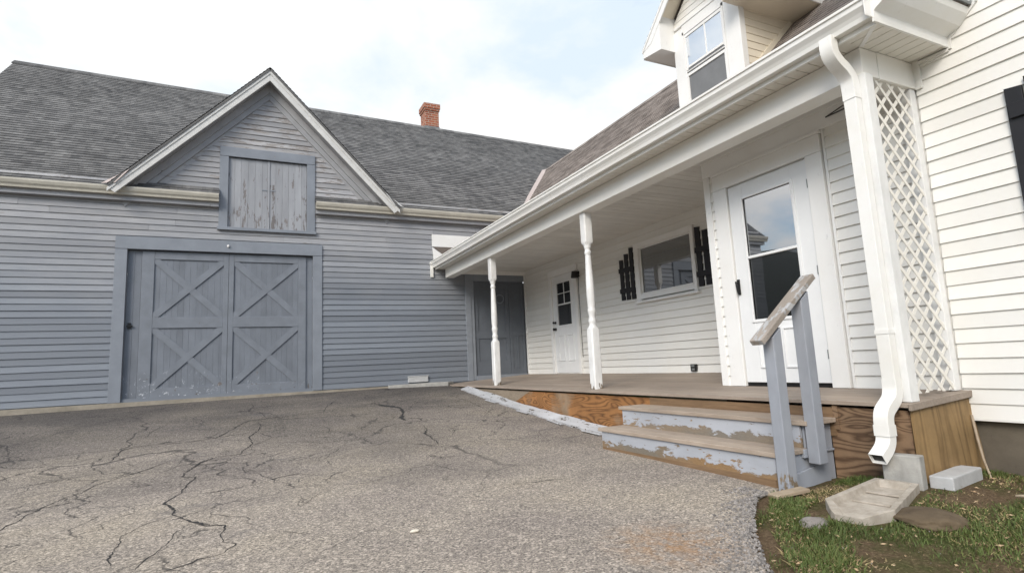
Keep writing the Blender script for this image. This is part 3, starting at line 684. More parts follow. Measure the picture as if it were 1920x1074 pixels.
# sliding doors
mb = MB()
mb.box(-6.745, -6.562, -.035, .06, -.005, 2.69); mb.box(-3.428, -3.25, -.035, .06, .0, 2.69); mb.box(-6.745, -3.25, -.042, .06, 2.692, 2.92)
mb.build('door_frame', 'barn_trim', barn, bevel=.004)
mb = MB(); mb.box(-6.56, -3.43, .10, .14, -.05, 2.75); mb.build('gap_shade_sheet', 'blackmetal', barn)  # black sheet stands in for the shade behind the door leaves
def leaf(a, b, sl0, sl1, sr0, sr1, label):
    mb = MB(); x = a
    while x < b-.01:
        w = .088+rnd()*.02
        if b-x-w < .05: w = b-x
        mb.box(x+.0011, x+w-.0011, .052, .075, .035, 2.68, rnd()); x += w
    mb.box(a, b, .068, .085, .04, 2.67)
    d = mb.build('sliding_door', 'barn_door', barn, label=label)
    y0, y1 = .028, .0515
    for s0, s1 in ((sl0, sl1), (sr0, sr1)):
        m = MB(); m.box(s0, s1, y0, y1, .035, 2.675); m.build('stile', 'barn_brace', d, bevel=.003)
    for z0, z1 in ((.035, .20), (1.27, 1.47), (2.53, 2.675)):
        m = MB(); m.box(sl1+.001, sr0-.001, y0+.001, y1, z0, z1); m.build('rail', 'barn_brace', d, bevel=.003)
    for z0, z1 in ((.20, 1.27), (1.47, 2.53)):
        A, B = Vector((sl1, 0, z0)), Vector((sr0, 0, z1)); C_, D_ = Vector((sl1, 0, z1)), Vector((sr0, 0, z0))
        w = .115
        for P0, P1, yy in ((A, B, 0), (C_, D_, 1)):
            d0 = (P1-P0); L = d0.length; q = d0.normalized()
            m = MB()
            def clipd(P0, P1):
                n = Vector((-q.z, 0, q.x))*w/2
                # board clipped by the opening rectangle
                poly = [P0-q*.3+n, P1+q*.3+n, P1+q*.3-n, P0-q*.3-n]
                for ax, lim, sg in ((0, sl1+.002, 1), (0, sr0-.002, -1), (2, z0+.002, 1), (2, z1-.002, -1)):
                    out = []
                    for i in range(len(poly)):
                        p, r = poly[i], poly[(i+1) % len(poly)]; dp, dr = (p[ax]-lim)*sg, (r[ax]-lim)*sg
                        if dp >= 0: out.append(p)
                        if dp*dr < 0: out.append(p.lerp(r, dp/(dp-dr)))
                    poly = out
                return poly
            poly = clipd(P0, P1)
            m.prism([(p.x, y0+.004+yy*.0025, p.z) for p in poly], (0, y1-y0-.008, 0)); m.build('brace', 'barn_brace', d)
    return d
l1 = leaf(-6.56, -4.945, -6.34, -6.15, -5.03, -4.945, 'left leaf of the sliding barn door, scuffed white at its foot')
l2 = leaf(-4.94, -3.43, -4.94, -4.855, -3.70, -3.555, None)
mb = MB(); mb.box(-6.52, -6.47, .03, .05, 1.27, 1.37); mb.box(-6.53, -6.44, .012, .03, 1.30, 1.325); mb.build('latch', 'blackmetal', l1)
mb = MB(); mb.lathe(-4.96, -.06, [(2.785, .008), (2.797, .018), (2.815, .021), (2.832, .013), (2.836, .003)], 12); mb.build('insulator_knob', 'white', barn, smooth=True)
# door under the porch
mb = MB()
mb.box(-.16, -.03, -.035, .05, .0, 2.47); mb.box(-.03, .05, -.02, .05, .01, 2.47); mb.box(.05, 1.33, -.03, .05, 2.25, 2.47); mb.box(.05, 1.33, -.05, .05, .0, .10)
mb.build('side_door_frame', 'barn_trim', barn, bevel=.004)
mb = MB(); mb.box(.055, .93, .03, .06, .10, 2.25); 
for z0, z1, x0, x1 in ((.10, .42, .055, .93), (.93, 1.10, .055, .93), (2.08, 2.25, .055, .93), (.42, .93, .055, .15), (.42, .93, .44, .54), (.42, .93, .84, .93), (1.10, 2.08, .055, .15), (1.10, 2.08, .84, .93)):
    mb.box(x0, x1, .012, .03, z0, z1)
sd = mb.build('side_door', 'side_door', barn, bevel=.003)
mb = MB(); rg = []
for k in range(17):
    a = 2*math.pi*k/16; c = Vector((.70+.10*math.cos(a), .0, 2.06-.32+.10*math.sin(a)+.1)); rg.append(c)
mb.tube(rg, .016, 8, False); mb.build('door_ring', 'barn_trim', sd, smooth=True)
mb = MB(); mb.box(.935, 1.33, .02, .06, .10, 2.25)
for x0, x1, z0, z1 in ((.935, 1.0, .1, 2.25), (1.26, 1.33, .1, 2.25), (1.0, 1.26, .1, .22), (1.0, 1.26, .98, 1.06), (1.0, 1.26, 2.15, 2.25), (1.11, 1.15, .22, .98)): mb.box(x0, x1, .005, .02, z0, z1)
mb.build('side_panel', 'side_door', barn, bevel=.003)
# low white vent cover
mb = MB(); mb.box(-1.52, -1.09, -.06, -.005, .045, .175); mb.box(-1.53, -1.08, -.068, -.06, .165, .18)
mb.box(-1.20, -1.185, -.066, -.06, .07, .085); mb.build('vent_cover', 'whiteblock', barn, bevel=.006)
# ------------------------------------------------------------------ house with its porch
house = thing('house', (0, -6, 0), 'white vinyl sided house with a long open porch, dormer window and brown shingled roof', 'house')
SL = .057
dz = lambda x: SL*x
HX = lambda u, d, z: (-d, u, z)            # main wall, x = 0, facing -x
WX = 1.37
WF = lambda u, d, z: (WX-d, u, z)
mb = MB()
# sheltered strip with the storm door
clap(mb, HX, .0, 2.28, .105, holes(-9.42, -7.322, [(-8.665, -7.385, -1, 2.27)]), t=.019, wob=.0015, joint=9)
# open gable end wall nearer the camera
clap(mb, HX, -.195, 7.0, .1052, holes(-16, -9.46, []), t=.014, wob=.004, joint=3.6)
mb.box(.002, .12, -16, -7.25, -.19, 2.6); mb.box(.002, .12, -16, -9.2, 2.6, 7.0)
mb.box(.12, 7, -9.3, -9.2, 2.5, 7); mb.box(.12, 7, -16, -15.9, -.2, 7); mb.box(6.9, 7, -15.9, -9.3, -.2, 7)
mb.box(.1205, WX+.1, -7.36, -7.252, .0, 2.6)
mb.build('wall', 'vinyl', house)
mb = MB()
clap(mb, WF, .0+SL*WX, 2.56, .121, holes(-7.251, -.075, [(-2.375, -1.225, -1, 2.285), (-5.635, -4.22, 1.235, 2.30)]), t=.023, wob=.002, joint=9)
mb.box(WX+.002, WX+.1, -7.2, 0, 0, 1.25); mb.box(WX+.002, WX+.1, -7.2, 0, 2.2, 2.6); mb.box(WX+.002, WX+.1, -4.3, 0, 1.25, 2.2); mb.box(WX+.002, WX+.1, -7.2, -5.6, 1.25, 2.2); mb.box(WX+.09, WX+.12, -5.6, -4.3, 1.2, 2.2)
mb.build('recessed_wall', 'vinyl', house)
mb = MB(); mb.box(.045, .3, -16, -9.45, -.9, -.185); mb.box(.0, .25, -9.44, 0, -.9, -.25); mb.build('foundation', 'foundation', house)
mb = MB(); mb.box(-.016, .03, -16, -9.5, -.208, -.19); mb.build('starter_strip', 'vinyl', house)
for q in ((-.026, .06, -7.325, -7.238, dz(0), 2.28), (WX-.03, WX, -.07, -.012, dz(WX)-.01, 2.50)):
    mb = MB(); mb.box(*q); mb.build('corner_board', 'white', house, bevel=.003)
for q in ((-.022, 0, -7.385, -7.37, 0, 2.27), (-.02, 0, -8.69, -8.667, 0, 2.28)):
    mb = MB(); mb.box(*q); mb.build('siding_channel', 'white', house, bevel=.002)
mb = MB(); mb.box(-.032, .02, -9.42, -7.238, 2.282, 2.49); mb.box(-.045, .02, -9.42, -7.238, 2.44, 2.488); mb.box(WX-.02, WX, -7.2, 0, 2.50, 2.545); mb.build('frieze_board', 'white', house, bevel=.003)
# --- storm door
mb = MB()
mb.box(-.048, .02, -7.565, -7.387, dz(0), 2.085); mb.box(-.048, .02, -8.66, -8.50, dz(0), 2.085); mb.box(-.048, .02, -8.66, -7.387, 2.087, 2.25); mb.box(-.058, .02, -8.67, -7.38, 2.251, 2.28)
mb.build('door_casing', 'white', house, bevel=.004)
mb = MB(); mb.box(-.012, .02, -8.50, -7.565, .0, .035); mb.build('threshold_shade_strip', 'blackmetal', house)  # black strip paints the shade under the storm door
Y0, Y1, Z0, Z1 = -8.490, -7.577, .04, 2.07
GY0, GY1, GZ0, GZ1 = -8.315, -7.752, .66, 1.905
mb = MB()
mb.box(-.030, .01, Y0, GY0, Z0, Z1); mb.box(-.030, .01, GY1, Y1, Z0, Z1); mb.box(-.030, .01, GY0, GY1, Z0, GZ0); mb.box(-.030, .01, GY0, GY1, GZ1, Z1)
for a, b in ((-8.30, -8.06), (-8.0, -7.77)):
    mb.box(-.043, -.03, a, b, .18, .195); mb.box(-.043, -.03, a, b, .545, .56); mb.box(-.043, -.03, a, a+.015, .195, .545); mb.box(-.043, -.03, b-.015, b, .195, .545)
door = mb.build('storm_door', 'door_white', house, bevel=.003)
mb = MB()
for a, b, c, d in ((GY0-.03, GY0, GZ0-.03, GZ1+.03), (GY1, GY1+.03, GZ0-.03, GZ1+.03), (GY0, GY1, GZ0-.03, GZ0), (GY0, GY1, GZ1, GZ1+.03), (GY0, GY1, 1.278, 1.305)): mb.box(-.042, -.012, a, b, c, d)
mb.build('glass_frame', 'door_white', door, bevel=.004)
mb = MB(); mb.box(-.018, -.012, GY0, GY1, 1.29, GZ1); mb.build('pane', 'glass_sky', door)
mb = MB(); mb.box(-.016, -.012, GY0, GY1, GZ0, 1.289); mb.build('pane', 'glass_dark', door, label='lower dark pane of the storm door behind its screen')
mb = MB(); mb.box(-.045, -.030, -7.615, -7.585, .93, 1.09); mb.tube([(-.05, -7.60, 1.06), (-.075, -7.60, 1.06), (-.078, -7.61, 1.02), (-.076, -7.615, .94)], [.011, .012, .011, .006], 8); mb.build('handle', 'blackmetal', door, bevel=.003)
for z in (.25, 1.0, 1.80): mb = MB(); mb.box(-.040, -.030, -8.502, -8.486, z, z+.08); mb.build('hinge', 'lead', door)
mb = MB(); mb.box(-.034, -.026, -8.499, -8.493, .03, 2.07); mb.build('door_seam', 'lead', door)
# --- far entry door on the recessed wall
b0 = dz(WX)
mb = MB()
mb.box(WX-.048, WX+.02, -1.335, -1.23, b0, 2.14); mb.box(WX-.048, WX+.02, -2.37, -2.28, b0, 2.14); mb.box(WX-.048, WX+.02, -2.37, -1.23, 2.142, 2.28)
mb.build('door_casing', 'white', house, bevel=.004)
mb = MB()
gy0, gy1, gz0, gz1 = -2.075, -1.53, 1.085, 1.975
x1 = WX-.012
mb.box(x1, WX+.02, -2.28, gy0, b0+.02, 2.14); mb.box(x1, WX+.02, gy1, -1.335, b0+.02, 2.14); mb.box(x1, WX+.02, gy0, gy1, b0+.02, gz0); mb.box(x1, WX+.02, gy0, gy1, gz1, 2.14)
for a, b in ((-2.11, -1.87), (-1.74, -1.50)):
    for z in (.34, .86): mb.box(x1-.017, x1, a, b, z, z+.018)
    mb.box(x1-.017, x1, a, a+.018, .358, .86); mb.box(x1-.017, x1, b-.018, b, .358, .86)
ed = mb.build('entry_door', 'door_white', house, bevel=.003)
mb = MB()
mb.box(x1-.014, x1+.004, gy0-.025, gy0, gz0-.025, gz1+.025); mb.box(x1-.014, x1+.004, gy1, gy1+.025, gz0-.025, gz1+.025); mb.box(x1-.014, x1+.004, gy0, gy1, gz0-.025, gz0); mb.box(x1-.014, x1+.004, gy0, gy1, gz1, gz1+.025)
mb.box(x1-.012, x1+.004, gy0, gy1, 1.505, 1.535); mb.box(x1-.004, x1+.006, -1.815, -1.797, 1.535, gz1); mb.box(x1-.004, x1+.006, gy0, gy1, 1.745, 1.76)
mb.build('glass_frame', 'door_white', ed, bevel=.002)
mb = MB(); mb.box(x1+.006, x1+.012, gy0, gy1, gz0, gz1); mb.build('pane', 'glass_dark', ed)
for z, r, nm in ((1.155, .028, 'deadbolt'), (1.015, .032, 'knob')):
    mb = MB(); mb.rings([[(x1-d, -1.405+rr*math.cos(2*math.pi*k/12), z+rr*math.sin(2*math.pi*k/12)) for k in range(12)] for d, rr in ((0, r), (.015, r), (.03, r*.5), (.045, r*.95), (.07, r*.9), (.075, r*.3))]); mb.build(nm, 'blackmetal', ed, smooth=True)
# --- window of the recessed wall
mb = MB()
xa = WX-.048
mb.box(xa, WX+.03, -4.34, -4.225, 1.272, 2.262); mb.box(xa, WX+.03, -5.63, -5.56, 1.272, 2.262); mb.box(xa, WX+.03, -5.56, -4.34, 2.17, 2.262); mb.box(xa, WX+.03, -5.56, -4.34, 1.30, 1.375); mb.box(xa-.03, WX+.03, -5.66, -4.20, 1.235, 1.27)
mb.box(xa+.012, WX+.03, -5.53, -4.34, 1.375, 1.40); 
win = mb.build('window', 'white', house, bevel=.004)
mb = MB(); mb.box(WX+.005, WX+.012, -5.56, -4.34, 1.375, 2.17); mb.build('pane', 'glass', win)
mb = MB(); mb.box(WX-.004, WX+.004, -5.56, -5.54, 1.40, 2.17); mb.box(WX-.004, WX+.004, -4.36, -4.34, 1.40, 2.17); mb.box(WX-.004, WX+.004, -5.54, -4.36, 2.15, 2.17); mb.build('sash_frame', 'white', win)
# --- shutters: slats with stepped tops on two battens
def shutter(F, slats, battens, t0, label):
    mb = MB(); 
    def fb(u0, u1, d0, d1, z0, z1, s0=0):
        mb.hexa([F(u0, d0, z0), F(u1, d0, z0), F(u1, d1, z0), F(u0, d1, z0)], [F(u0, d0, z1-s0), F(u1, d0, z1), F(u1, d1, z1), F(u0, d1, z1-s0)])
    for a, b, c, d in slats: fb(a, b, t0, t0+.024, c, d, .012)
    sh = mb.build('shutter', 'black', house, bevel=.003, label=label)
    for q in battens:
        mb = MB(); fb(q[0], q[1], t0+.0245, t0+.045, q[2], q[3]); mb.build('batten', 'black', sh, bevel=.003)
shutter(WF, [(-3.89, -3.79, 1.34, 2.06), (-4.035, -3.935, 1.335, 2.145), (-4.18, -4.08, 1.33, 2.23)], [(-4.195, -3.785, 1.46, 1.54), (-4.195, -3.785, 1.82, 1.90)], .012, 'black board shutter left of the porch window')
shutter(WF, [(-5.755, -5.655, 1.32, 2.21), (-5.90, -5.80, 1.325, 2.135), (-6.045, -5.945, 1.33, 2.05)], [(-6.06, -5.65, 1.46, 1.54), (-6.06, -5.65, 1.82, 1.90)], .012, 'black board shutter right of the porch window')
shutter(HX, [(-10.08, -9.985, .45, 2.02), (-10.20, -10.095, .45, 2.06), (-10.32, -10.215, .45, 2.10), (-10.44, -10.335, .45, 2.14)], [(-10.43, -10.0, 1.80, 1.90), (-10.43, -10.0, .6, .7)], .013, 'tall black board shutter on the open side wall')
# --- lantern, outlet, cable
mb = MB(); xl = WX-.012
mb.box(xl-.02, xl, -2.45, -2.39, 1.99, 2.10); mb.rings([[(xl-.10+r*math.cos(2*math.pi*k/12), -2.42+r*math.sin(2*math.pi*k/12), z) for k in range(12)] for z, r in ((2.105, .02), (2.10, .055), (1.98, .075), (1.965, .07))]); mb.box(xl-.06, xl-.02, -2.43, -2.41, 2.06, 2.08)
mb.tube([(xl-.01, -2.42, 1.99), (xl-.01, -2.40, 1.80), (xl-.01, -2.41, .4)], .006, 6)
mb.build('wall_lantern', 'blackmetal', house)
mb = MB(); mb.box(WX-.05, WX-.012, -5.455, -5.345, .10, .205); mb.box(WX-.056, WX-.05, -5.445, -5.355, .15, .158); ob = mb.build('outlet_box', 'blackmetal', house, bevel=.004)
mb = MB(); mb.box(WX-.056, WX-.050, -5.43, -5.37, .115, .145); mb.box(WX-.056, WX-.05, -5.43, -5.37, .165, .195); mb.build('outlet_cover', 'lead', ob)
mb = MB(); mb.tube([(-.05, -8.75, 2.36), (-.10, -8.95, 2.34), (-.2, -9.15, 2.33), (-.32, -9.36, 2.36)], .006, 6); mb.tube([(-.05, -8.75, 2.36), (-.08, -8.95, 2.385), (-.16, -9.2, 2.40), (-.30, -9.36, 2.43)], .005, 6); mb.build('cable', 'blackmetal', house)
# --- porch deck
mb = MB()
x = -.735
while x < WX-.02:
    w = min(.135, WX-x); yend = -9.487 if x < -.0 else -7.25
    ya, yb_ = yend, -.01
    cuts = [ya]+([ya+2.2+rnd()*4] if rnd() < .8 else [])+[yb_]
    for p, q in zip(cuts, cuts[1:]):
        mb.hexa([(x, p+.0015, dz(x)-.028), (x+w-.005, p+.0015, dz(x+w)-.028), (x+w-.005, q-.0015, dz(x+w)-.028), (x, q-.0015, dz(x)-.028)], [(x, p+.0015, dz(x)), (x+w-.005, p+.0015, dz(x+w)), (x+w-.005, q-.0015, dz(x+w)), (x, q-.0015, dz(x))], rnd())
    x += w
mb.build('porch_deck', 'deck', house, bevel=.003)
gsk = lambda y: g(-.75, y)-.1
mb = MB(); mb.prism([(-.70, -.02, -.095), (-.70, -4.05, -.095), (-.70, -2.92, gsk(-4.05)), (-.70, -.02, gsk(0)-.1)], (.02, 0, 0)); mb.build('porch_skirt', 'skirt_grey', house, label='grey brown board end of the porch skirt beside the barn')
mb = MB(); mb.prism([(-.703, -4.03, -.095), (-.703, -6.86, -.095), (-.703, -6.86, gsk(-6.86)), (-.703, -2.90, gsk(-4.03))], (.018, 0, 0)); mb.build('porch_skirt', 'ply_orange', house, label='orange swirl grained plywood skirt under the porch')
mb = MB(); mb.box(-.712, -.69, -8.95, -6.86, -.30, -.092); mb.build('ledger_board', 'ledger', house)
mb = MB(); mb.prism([(-.705, -8.905, -.09), (-.705, -9.462, -.09), (-.700, -9.462, -.75), (-.700, -8.905, -.75)], (.018, 0, 0)); mb.box(-.715, -.69, -8.98, -8.94, -.25, -.075); mb.build('porch_skirt', 'ply_dark', house, label='dark swirl grained plywood skirt behind the downspout')
mb = MB(); mb.prism([(-.69, -9.466, -.073), (.0, -9.466, -.032), (.045, -9.51, -.75), (-.69, -9.475, -.75)], (0, -.018, 0)); mb.build('end_panel', 'ply_vert', house)
mb = MB(); mb.hexa([(-.74, -9.51, dz(-.74)-.045), (.0, -9.51, -.045), (.0, -9.489, -.045), (-.74, -9.489, dz(-.74)-.045)], [(-.74, -9.51, dz(-.74)), (.0, -9.51, 0), (.0, -9.489, 0), (-.74, -9.489, dz(-.74))]); mb.build('deck_edge_board', 'deck', house, bevel=.003)
# --- turned porch posts
def turned(x, y):
    zb = dz(x)-.002; h = .062
    mb = MB()
    sq = lambda z, r: [(x-r, y-r, z), (x+r, y-r, z), (x+r, y+r, z), (x-r, y+r, z)]
    def rnd_ring(z, r, k=0.):   # k: 0 circle .. 1 square
        out = []
        for i in range(24):
            a = 2*math.pi*(i+.5)/24; c, s = math.cos(a), math.sin(a); q = 1/max(abs(c), abs(s))
            rr = r*((1-k)+k*q); out.append((x+rr*c, y+rr*s, z))
        return out
    R_ = []
    for z, r, k in ((zb, h, 1), (zb+.755, h, 1), (zb+.785, h*.98, .55), (zb+.80, h*.86, 0), (zb+.825, h*.72, 0), (zb+.85, h*.78, 0), (zb+.87, h*.86, 0), (zb+.89, h*.80, 0), (zb+.905, h*.68, 0), (zb+.95, h*.70, 0), (zb+.99, h*.84, 0), (zb+1.01, h*.88, 0), (zb+1.03, h*.82, 0), (zb+1.05, h*.74, 0), (zb+1.12, h*.84, 0), (zb+1.22, h*.88, 0), (zb+1.40, h*.82, 0), (zb+1.60, h*.70, 0), (zb+1.72, h*.63, 0), (zb+1.745, h*.60, 0), (zb+1.76, h*.74, 0), (zb+1.785, h*.76, 0), (zb+1.80, h*.62, 0), (zb+1.825, h*.60, 0), (zb+1.84, h*.74, 0), (zb+1.865, h*.80, 0), (zb+1.885, h*.86, 0), (zb+1.90, h*.98, .55), (zb+1.93, h, 1), (2.282, h, 1)):
        R_.append(rnd_ring(z, r, k))
    mb.rings(R_)
    o = mb.build('porch_post', 'post', house); 
    for p in o.data.polygons: p.use_smooth = True
    e = o.modifiers.new('edges', 'EDGE_SPLIT'); e.split_angle = R(32)
    return o
turned(-.563, -2.50); turned(-.563, -5.65)
mb = MB(); mb.box(-.690, -.596, -9.487, -9.392, dz(-.64), 2.279)
mb.build('corner_post', 'cornerpost', house, bevel=.004)
mb = MB(); mb.box(-.085, -.014, -9.452, -9.37, 0, 2.277); mb.build('half_post', 'cornerpost', house, bevel=.004)
# lattice between the corner post and the wall
mb = MB(); xa, xb_, za, zb_ = -.592, -.085, .0, 2.277
st = .142
for s in (-1, 1):
    c = -6.0
    while c < 6.0:
        pts = []
        # line z = zc + s*(x-xa)*k
        k = 1.0
        poly = [(xa, c-.019), (xb_, c+s*k*(xb_-xa)-.019), (xb_, c+s*k*(xb_-xa)+.019), (xa, c+.019)]
        for lim, sg in ((za+.02*rnd(), 1), (zb_, -1)):
            out = []
            for i in range(len(poly)):
                p, r = poly[i], poly[(i+1) % len(poly)]; dp, dr = (p[1]-lim)*sg, (r[1]-lim)*sg
                if dp >= 0: out.append(p)
                if dp*dr < 0: f = dp/(dp-dr); out.append((p[0]+(r[0]-p[0])*f, p[1]+(r[1]-p[1])*f))
            poly = out
            if len(poly) < 3: break
        if len(poly) >= 3: mb.prism([(p[0], -9.440+s*.0022, p[1]) for p in poly], (0, .004, 0))
        c += st
mb.build('lattice_panel', 'lattice', house)
# --- beams, soffit, ceiling
mb = MB(); mb.box(-.665, -.475, -9.462, -.17, 2.281, 2.487); mb.build('porch_beam', 'beam', house, bevel=.004)
mb = MB(); mb.box(-.474, -.012, -9.465, -9.30, 2.279, 2.488); mb.build('end_beam', 'beam', house, bevel=.004)
mb = MB(); mb.box(-.030, .0, -9.51, -9.463, 2.27, 2.50); mb.box(-.030, 0, -9.71, -9.51, 2.455, 2.478); mb.build('trim_channel', 'vinyl', house)
mb = MB()
y = -9.462
while y < -.02:
    mb.box(-.86, -.47, y, min(y+.094, -.02), 2.491, 2.51, rnd()); y += .1015
x = -.86
while x < -.02:
    mb.box(x, min(x+.094, -.015), -9.70, -9.4635, 2.490, 2.508); x += .1015
mb.box(-.86, -.62, -9.69, -.02, 2.505, 2.53)
mb.build('soffit', 'soffit', house)
mb = MB(); mb.bar((-.86, -9.70, 2.4885), (-.655, -9.47, 2.4885), .03, .006); mb.build('soffit_miter_strip', 'white', house)
mb = MB(); y = -9.45
while y < -.02:
    xe = -.03 if y < -7.26 else WX
    mb.box(-.468, xe, y, min(y+.133, -.02), 2.493+jit(.0012), 2.512, rnd()); y += .1392
mb.box(-.47, -.03, -9.45, -7.2, 2.513, 2.55); mb.box(-.47, WX, -7.2, -.02, 2.513, 2.55)
mb.build('porch_ceiling', 'ceiling', house)
mb = MB(); mb.box(-.47, -.44, -9.3, -.02, 2.465, 2.491); mb.box(-.44, WX-.02, -.055, -.012, 2.40, 2.49); mb.build('ceiling_trim', 'white', house)
mb = MB(); mb.box(-.862, -.84, -9.70, -.02, 2.478, 2.66); mb.build('fascia', 'gutter', house)
# end cornice: flat fascia, flared crown, dark roof edge
mb = MB(); prof = [(-9.70, 2.482), (-9.715, 2.482), (-9.718, 2.555), (-9.73, 2.565), (-9.80, 2.60), (-9.855, 2.66), (-9.872, 2.70), (-9.70, 2.70)]
mb.rings([[(x, p[0], p[1]) for p in prof] for x in (-.90, -.016)]); mb.build('end_cornice', 'gutter', house)
mb = MB(); mb.bar((-.012, -9.715, 2.47), (-.012, -9.722, 2.565), .03, .03, (1, 0, 0)); mb.bar((-.012, -9.722, 2.555), (-.012, -9.905, 2.725), .03, .028, (1, 0, 0)); mb.bar((-.012, -9.905, 2.725), (-.012, -9.93, 2.80), .03, .028, (1, 0, 0)); mb.build('trim_channel', 'vinyl', house)
mb = MB(); slab(mb, [(-.93, -9.895, 2.725), (-.0, -9.895, 2.725), (-.0, -9.60, 2.86), (-.93, -9.80, 2.75)], .018); mb.build('roof_edge_strip', 'lead', house)
# --- gutter and downspout
mb = MB()
z1, z0, X = 2.655, 2.515, -.862
prof = [(X, z1), (X, z0), (X-.055, z0), (X-.062, z0+.03), (X-.075, z0+.055), (X-.098, z0+.085), (X-.10, z1-.022), (X-.112, z1-.018), (X-.112, z1), (X-.095, z1), (X-.09, z1-.025), (X-.05, z0+.015), (X-.008, z0+.015), (X-.008, z1)]
N_ = 40; rr = []
for i in range(N_+1):
    y = -9.70+(9.66)*i/N_; w = .003*noise.noise((y*.8, 1, 1)) if 0 < i < N_ else 0
    rr.append([(p[0]+w, y, p[1]+w) for p in prof])
mb.rings(rr); gut = mb.build('gutter', 'gutter', house)
mb = MB(); mb.box(X-.114, X, -9.706, -9.70, z0-.002, z1+.002); mb.box(X-.1145, X+.0, -9.40, -9.385, z0-.003, z1+.003) if 0 else None; mb.build('gutter_end_cap', 'gutter', gut, bevel=.002)
mb = MB(); mb.hexa([(-.98, -.09, 2.60), (-.86, -.09, 2.60), (-.86, -.02, 2.60), (-.98, -.02, 2.60)], [(-.96, -.07, 2.54)]*0 or [(-.98, -.09, 2.64), (-.86, -.09, 2.64), (-.86, -.02, 2.64), (-.98, -.02, 2.64)])
mb.box(-.965, -.90, -.05, -.014, 2.31, 2.60); mb.build('gutter_bracket', 'gutter', gut, bevel=.004)
def rectsweep(mb, path, w, d, y):
    P = [Vector((a, 0, b)) for a, b in path]; rr = []
    for i, p in enumerate(P):
        a = (P[min(i+1, len(P)-1)]-P[max(i-1, 0)]).normalized(); n = Vector((a.z, 0, -a.x))
        rr.append([(p.x+n.x*s*d/2, y+t*w/2, p.z+n.z*s*d/2) for s, t in ((-1, -1), (-1, -.8), (-1, .8), (-1, 1), (1, 1), (1, -1))])
    mb.rings(rr, cap=False)
DY = -9.398
mb = MB()
def crom(P, n=5):
    out = []
    for i in range(len(P)-1):
        p0, p1, p2_, p3_ = P[max(i-1, 0)], P[i], P[i+1], P[min(i+2, len(P)-1)]
        for k in range(n):
            t = k/n; out.append(tuple(.5*((2*b)+(c-a)*t+(2*a-5*b+4*c-d)*t*t+(-a+3*b-3*c+d)*t**3) for a, b, c, d in zip(p0, p1, p2_, p3_)))
    return out+[P[-1]]
rectsweep(mb, crom([(-.915, 2.53), (-.918, 2.45), (-.90, 2.395), (-.85, 2.35), (-.78, 2.305), (-.737, 2.25), (-.727, 2.17), (-.727, 2.10)]), .094, .074, DY)
rectsweep(mb, [(-.727, 2.16), (-.727, .02)], .088, .066, DY)
rectsweep(mb, crom([(-.727, .12), (-.728, .05), (-.75, -.01), (-.80, -.05), (-.845, -.085), (-.866, -.13), (-.868, -.20)]), .094, .074, DY)
rectsweep(mb, [(-.868, -.17), (-.868, -.24)], .102, .082, DY)
rectsweep(mb, crom([(-.868, -.22), (-.871, -.27), (-.90, -.315), (-.955, -.355), (-.985, -.375)]), .092, .072, DY)
mb2 = mb
mb = mb2
ds = mb.build('downspout', 'gutter', house, bevel=.004)
s_ = ds.modifiers.new('wall', 'SOLIDIFY'); s_.thickness = .002
mb = MB(); q = Vector((-.955, DY, -.354)); mb.bar(q, q+Vector((-.012, 0, -.008)), .086, .066, (0, 0, 1)); mb.build('spout_shade_plug', 'blackmetal', ds)  # black plug stands in for the shade inside the outlet
mb = MB()
mb.box(-.764, -.69, DY-.047, DY+.047, .42, .45); mb.build('strap', 'gutter', ds)
# --- roof
Q_, EX, EZ2 = .48, -.905, 2.655            # shallow porch roof, then the steeper wing roof behind it
S0, S1, BX, RX = 2.523, 1.018, 1.052, 3.50
zr = lambda x: EZ2+Q_*(x-EX) if x < BX else S0+S1*x
yv = lambda x: max(-.02, EY+(zr(x)-EZ)*(4.5-EY)/(8.0-EZ)+.03)
RIDGE = zr(RX)
mb = MB()
courses(mb, (EX, -9.87, EZ2), (EX, -.02, EZ2), (BX, -.02, zr(BX)), (BX, -9.2, zr(BX)), .13, .012, .003)
courses(mb, (BX, -9.2, zr(BX)), (BX, -.02, zr(BX)), (1.25, -.02, zr(1.25)), (1.25, -9.2, zr(1.25)), .13, .008, .002)
courses(mb, (1.25, -9.2, zr(1.25)), (1.25, -.02, zr(1.25)), (RX, yv(RX), RIDGE), (RX, -9.2, RIDGE), .135, .010, .004)
courses(mb, (6.4, -.1, RIDGE-2.9), (6.4, -9.2, RIDGE-2.9), (RX, -9.2, RIDGE), (RX, yv(RX), RIDGE), .3, .011)
courses(mb, (.0, -9.87, EZ2+.06), (EX, -9.87, EZ2), (.0, -9.3, zr(0)), (.0, -9.31, zr(0)), .13, .011)
slab(mb, [(EX+.02, -9.6, EZ2-.01), (EX+.02, -.02, EZ2-.01), (BX, -.02, zr(BX)-.02), (BX, -9.2, zr(BX)-.02)], .02)
slab(mb, [(BX, -9.2, zr(BX)-.02), (BX, -.02, zr(BX)-.02), (RX, yv(RX), RIDGE-.02), (RX, -9.2, RIDGE-.02)], .02)
hr = mb.build('roof', 'house_roof', house, fixn=False)
mb = MB()
for s in (-1, 1): mb.face([(RX, -9.2, RIDGE+.03), (RX, yv(RX)+.05, RIDGE+.03), (RX+s*.13, yv(RX), RIDGE-.11), (RX+s*.13, -9.2, RIDGE-.11)], [(0, 0), (9, 0), (9, .12), (0, .12)])
mb.build('ridge_cap', 'house_roof', hr, fixn=False)
mb = MB(); mb.prism([(-.02, -16.3, 7.2), (7.3, -16.3, 7.2), (3.6, -16.3, 9.5)], (0, 7.0, 0)); mb.build('upper_roof', 'house_roof', house)
a, b = Vector((1.27, -.10, zr(1.27)+.03)), Vector((RX-.03, yv(RX)-.06, RIDGE+.02))
